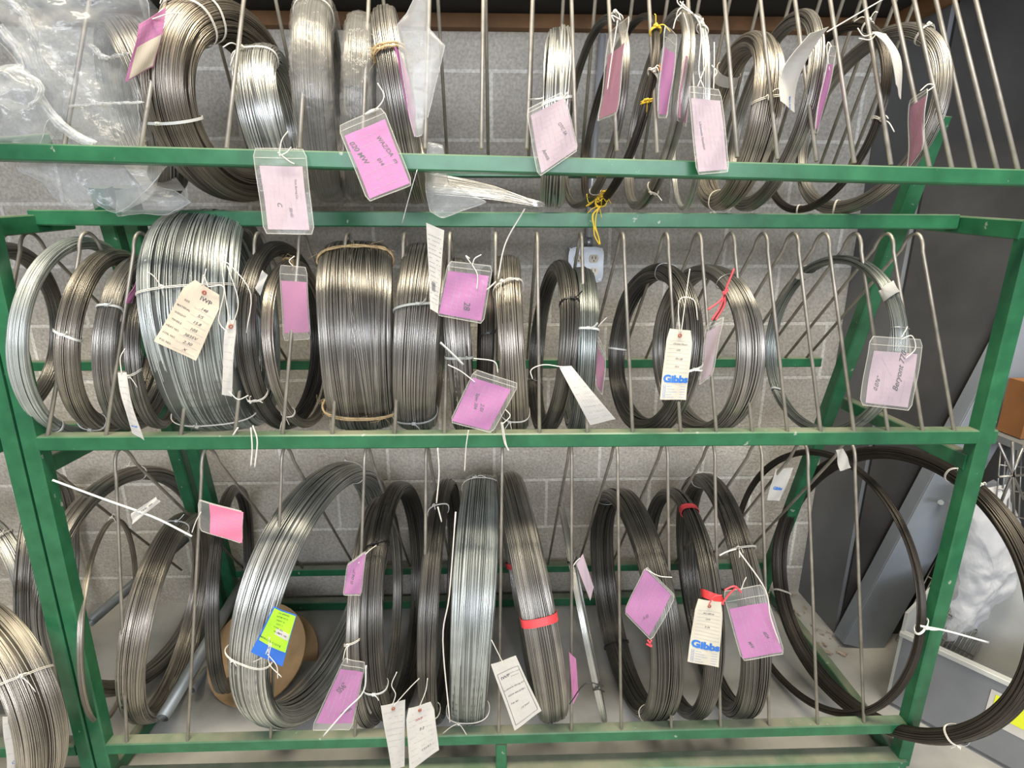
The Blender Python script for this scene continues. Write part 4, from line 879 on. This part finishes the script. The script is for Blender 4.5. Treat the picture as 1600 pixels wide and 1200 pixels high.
part('side_panel', BIND, bn, lambda b: wallq(b, cs[1], cs[2], .0, .26, .26))
part('side_panel', BIN, bn, lambda b: wallq(b, cs[2], cs[3], .0, .40, .40))
part('side_panel', BIN, bn, lambda b: wallq(b, cs[3], cs[0], .0, .40, .34))
part('base_panel', BIND, bn, lambda b: b.add([(*c_,z) for z in (.004,.014) for c_ in cs], [(3,2,1,0),(4,5,6,7),(0,1,5,4),(1,2,6,5),(2,3,7,6),(3,0,4,7)]))
part('rim', BIN, bn, lambda b: b.bar((*cs[0],.268),(*cs[1],.268), .022, .016, ref=(0,0,1)), label='pale worn rim')
part('rim', BIN, bn, lambda b: b.bar((*cs[1],.268),(*cs[2],.268), .022, .016, ref=(0,0,1)), label='pale worn rim')
d = np.array(cs[1])-np.array(cs[0]); p0 = np.array(cs[0])+d*.55; p1 = np.array(cs[0])+d*.9; nn = np.array([d[1],-d[0]]); nn = nn/np.linalg.norm(nn)*.002
if nn@np.array([-1,-1.]) < 0: nn = -nn
def stick(z0,z1,a,b__,o_): 
    pa = np.array(cs[0])+d*a+nn*o_; pb = np.array(cs[0])+d*b__+nn*o_
    return lambda b: b.add([(*pa,z0),(*pb,z0),(*pb,z1),(*pa,z1)], [(0,1,2,3)])
part('sticker', C_WHITE, bn, stick(.12,.225,.58,.90,1.), label='white paper sticker')
part('sticker_print', mat('yellow_print', (.75,.80,.03), .4), bn, stick(.15,.215,.61,.82,1.6), label='yellow green printed block')
WHB = clear('white_polythene', (.78,.79,.80), .62, .28, .9, 10)
bag('plastic_bag', 'whitish translucent bag draped behind the right-hand post', [(1490,770),(1560,755),(1590,830),(1580,905),(1530,960),(1500,985),(1470,1000),(1490,900)], 1.50, .05, 43, .014, m=WHB)
WB = mat('chrome_wire', (.30,.29,.27), .35, .8)
def grid(name, label, px, Y0, Y1, nx, ny, r=.0022):
    P = [at(*px[0],Y0),at(*px[1],Y0),at(*px[2],Y1),at(*px[3],Y1)]; b = MB(); bl = lambda u,v: (1-v)*((1-u)*P[0]+u*P[1])+v*((1-u)*P[3]+u*P[2])
    for i in range(nx+1): b.tube([bl(i/nx,0),bl(i/nx,1)], r, 5)
    for j in range(ny+1): b.tube([bl(0,j/ny),bl(1,j/ny)], r*1.2, 5)
    o = b.build('wire_basket', WB, None, True); tag(o, label, 'basket'); return o
grid('g', 'flattened wire mesh panel leaning behind the whitish bag on the right', [(1400,1000),(1500,1060),(1600,900),(1480,840)], 1.45, 1.66, 16, 5)
grid('g', 'dark wire mesh panel standing in the upper right corner beside the post', [(1555,800),(1620,815),(1620,690),(1565,690)], 1.45, 1.52, 7, 3)
b = MB()
for p_,q_ in (((1560,692),(1600,780)),((1598,700),(1562,790)),((1582,690),(1584,812)),((1560,745),(1605,742))): b.tube([at(*p_,1.38),at(*q_,1.38)], .004, 6)
o = b.build('wire_shelf_brace', WB, None, True); tag(o, 'crossed dark rods at the right edge above the bin', 'rods')
CB = mat('brown_cardboard', (.24,.10,.03), .8, var=.2, vscale=10)
bb = MB(); c1 = at(1600,640,1.52); bb.box((c1[0]-.03,1.48,c1[2]-.08),(c1[0]+.3,1.56,c1[2]+.09)); o = bb.build('cardboard_box', CB); tag(o, 'brown cardboard box at the right edge beyond the rack post', 'box')
bb = MB(); bb.box((c1[0]-.06,1.44,c1[2]-.105),(c1[0]+.45,1.60,c1[2]-.083)); bb.box((c1[0]+.38,1.44,0),(c1[0]+.42,1.60,c1[2]-.105)); bb.box((c1[0]+.05,1.57,0),(c1[0]+.08,1.60,c1[2]-.105)); o = bb.build('side_shelf', PIPE); tag(o, 'small grey shelf at the right edge carrying the brown cardboard box', 'shelf')
# debris on the floor by the wall corner
b = MB(); g = random.Random(9)
for k in range(60):
    p = np.array([g.uniform(1.10,1.24), g.uniform(1.55,1.90), .001]); s_ = g.uniform(.004,.018)
    V = [p+np.array([g.uniform(-s_,s_),g.uniform(-s_,s_),g.uniform(0,.008)]) for _ in range(4)]; b.add(V+[v+np.array([0,0,.002]) for v in V], [(0,1,2,3),(7,6,5,4),(0,4,5,1),(1,5,6,2),(2,6,7,3),(3,7,4,0)])
o = b.build('floor_debris', mat('scraps', (.36,.28,.22), .8, var=.3, vscale=50)); tag(o, 'scattered scraps on the floor near the foot of the dark wall', 'debris', kind='stuff')
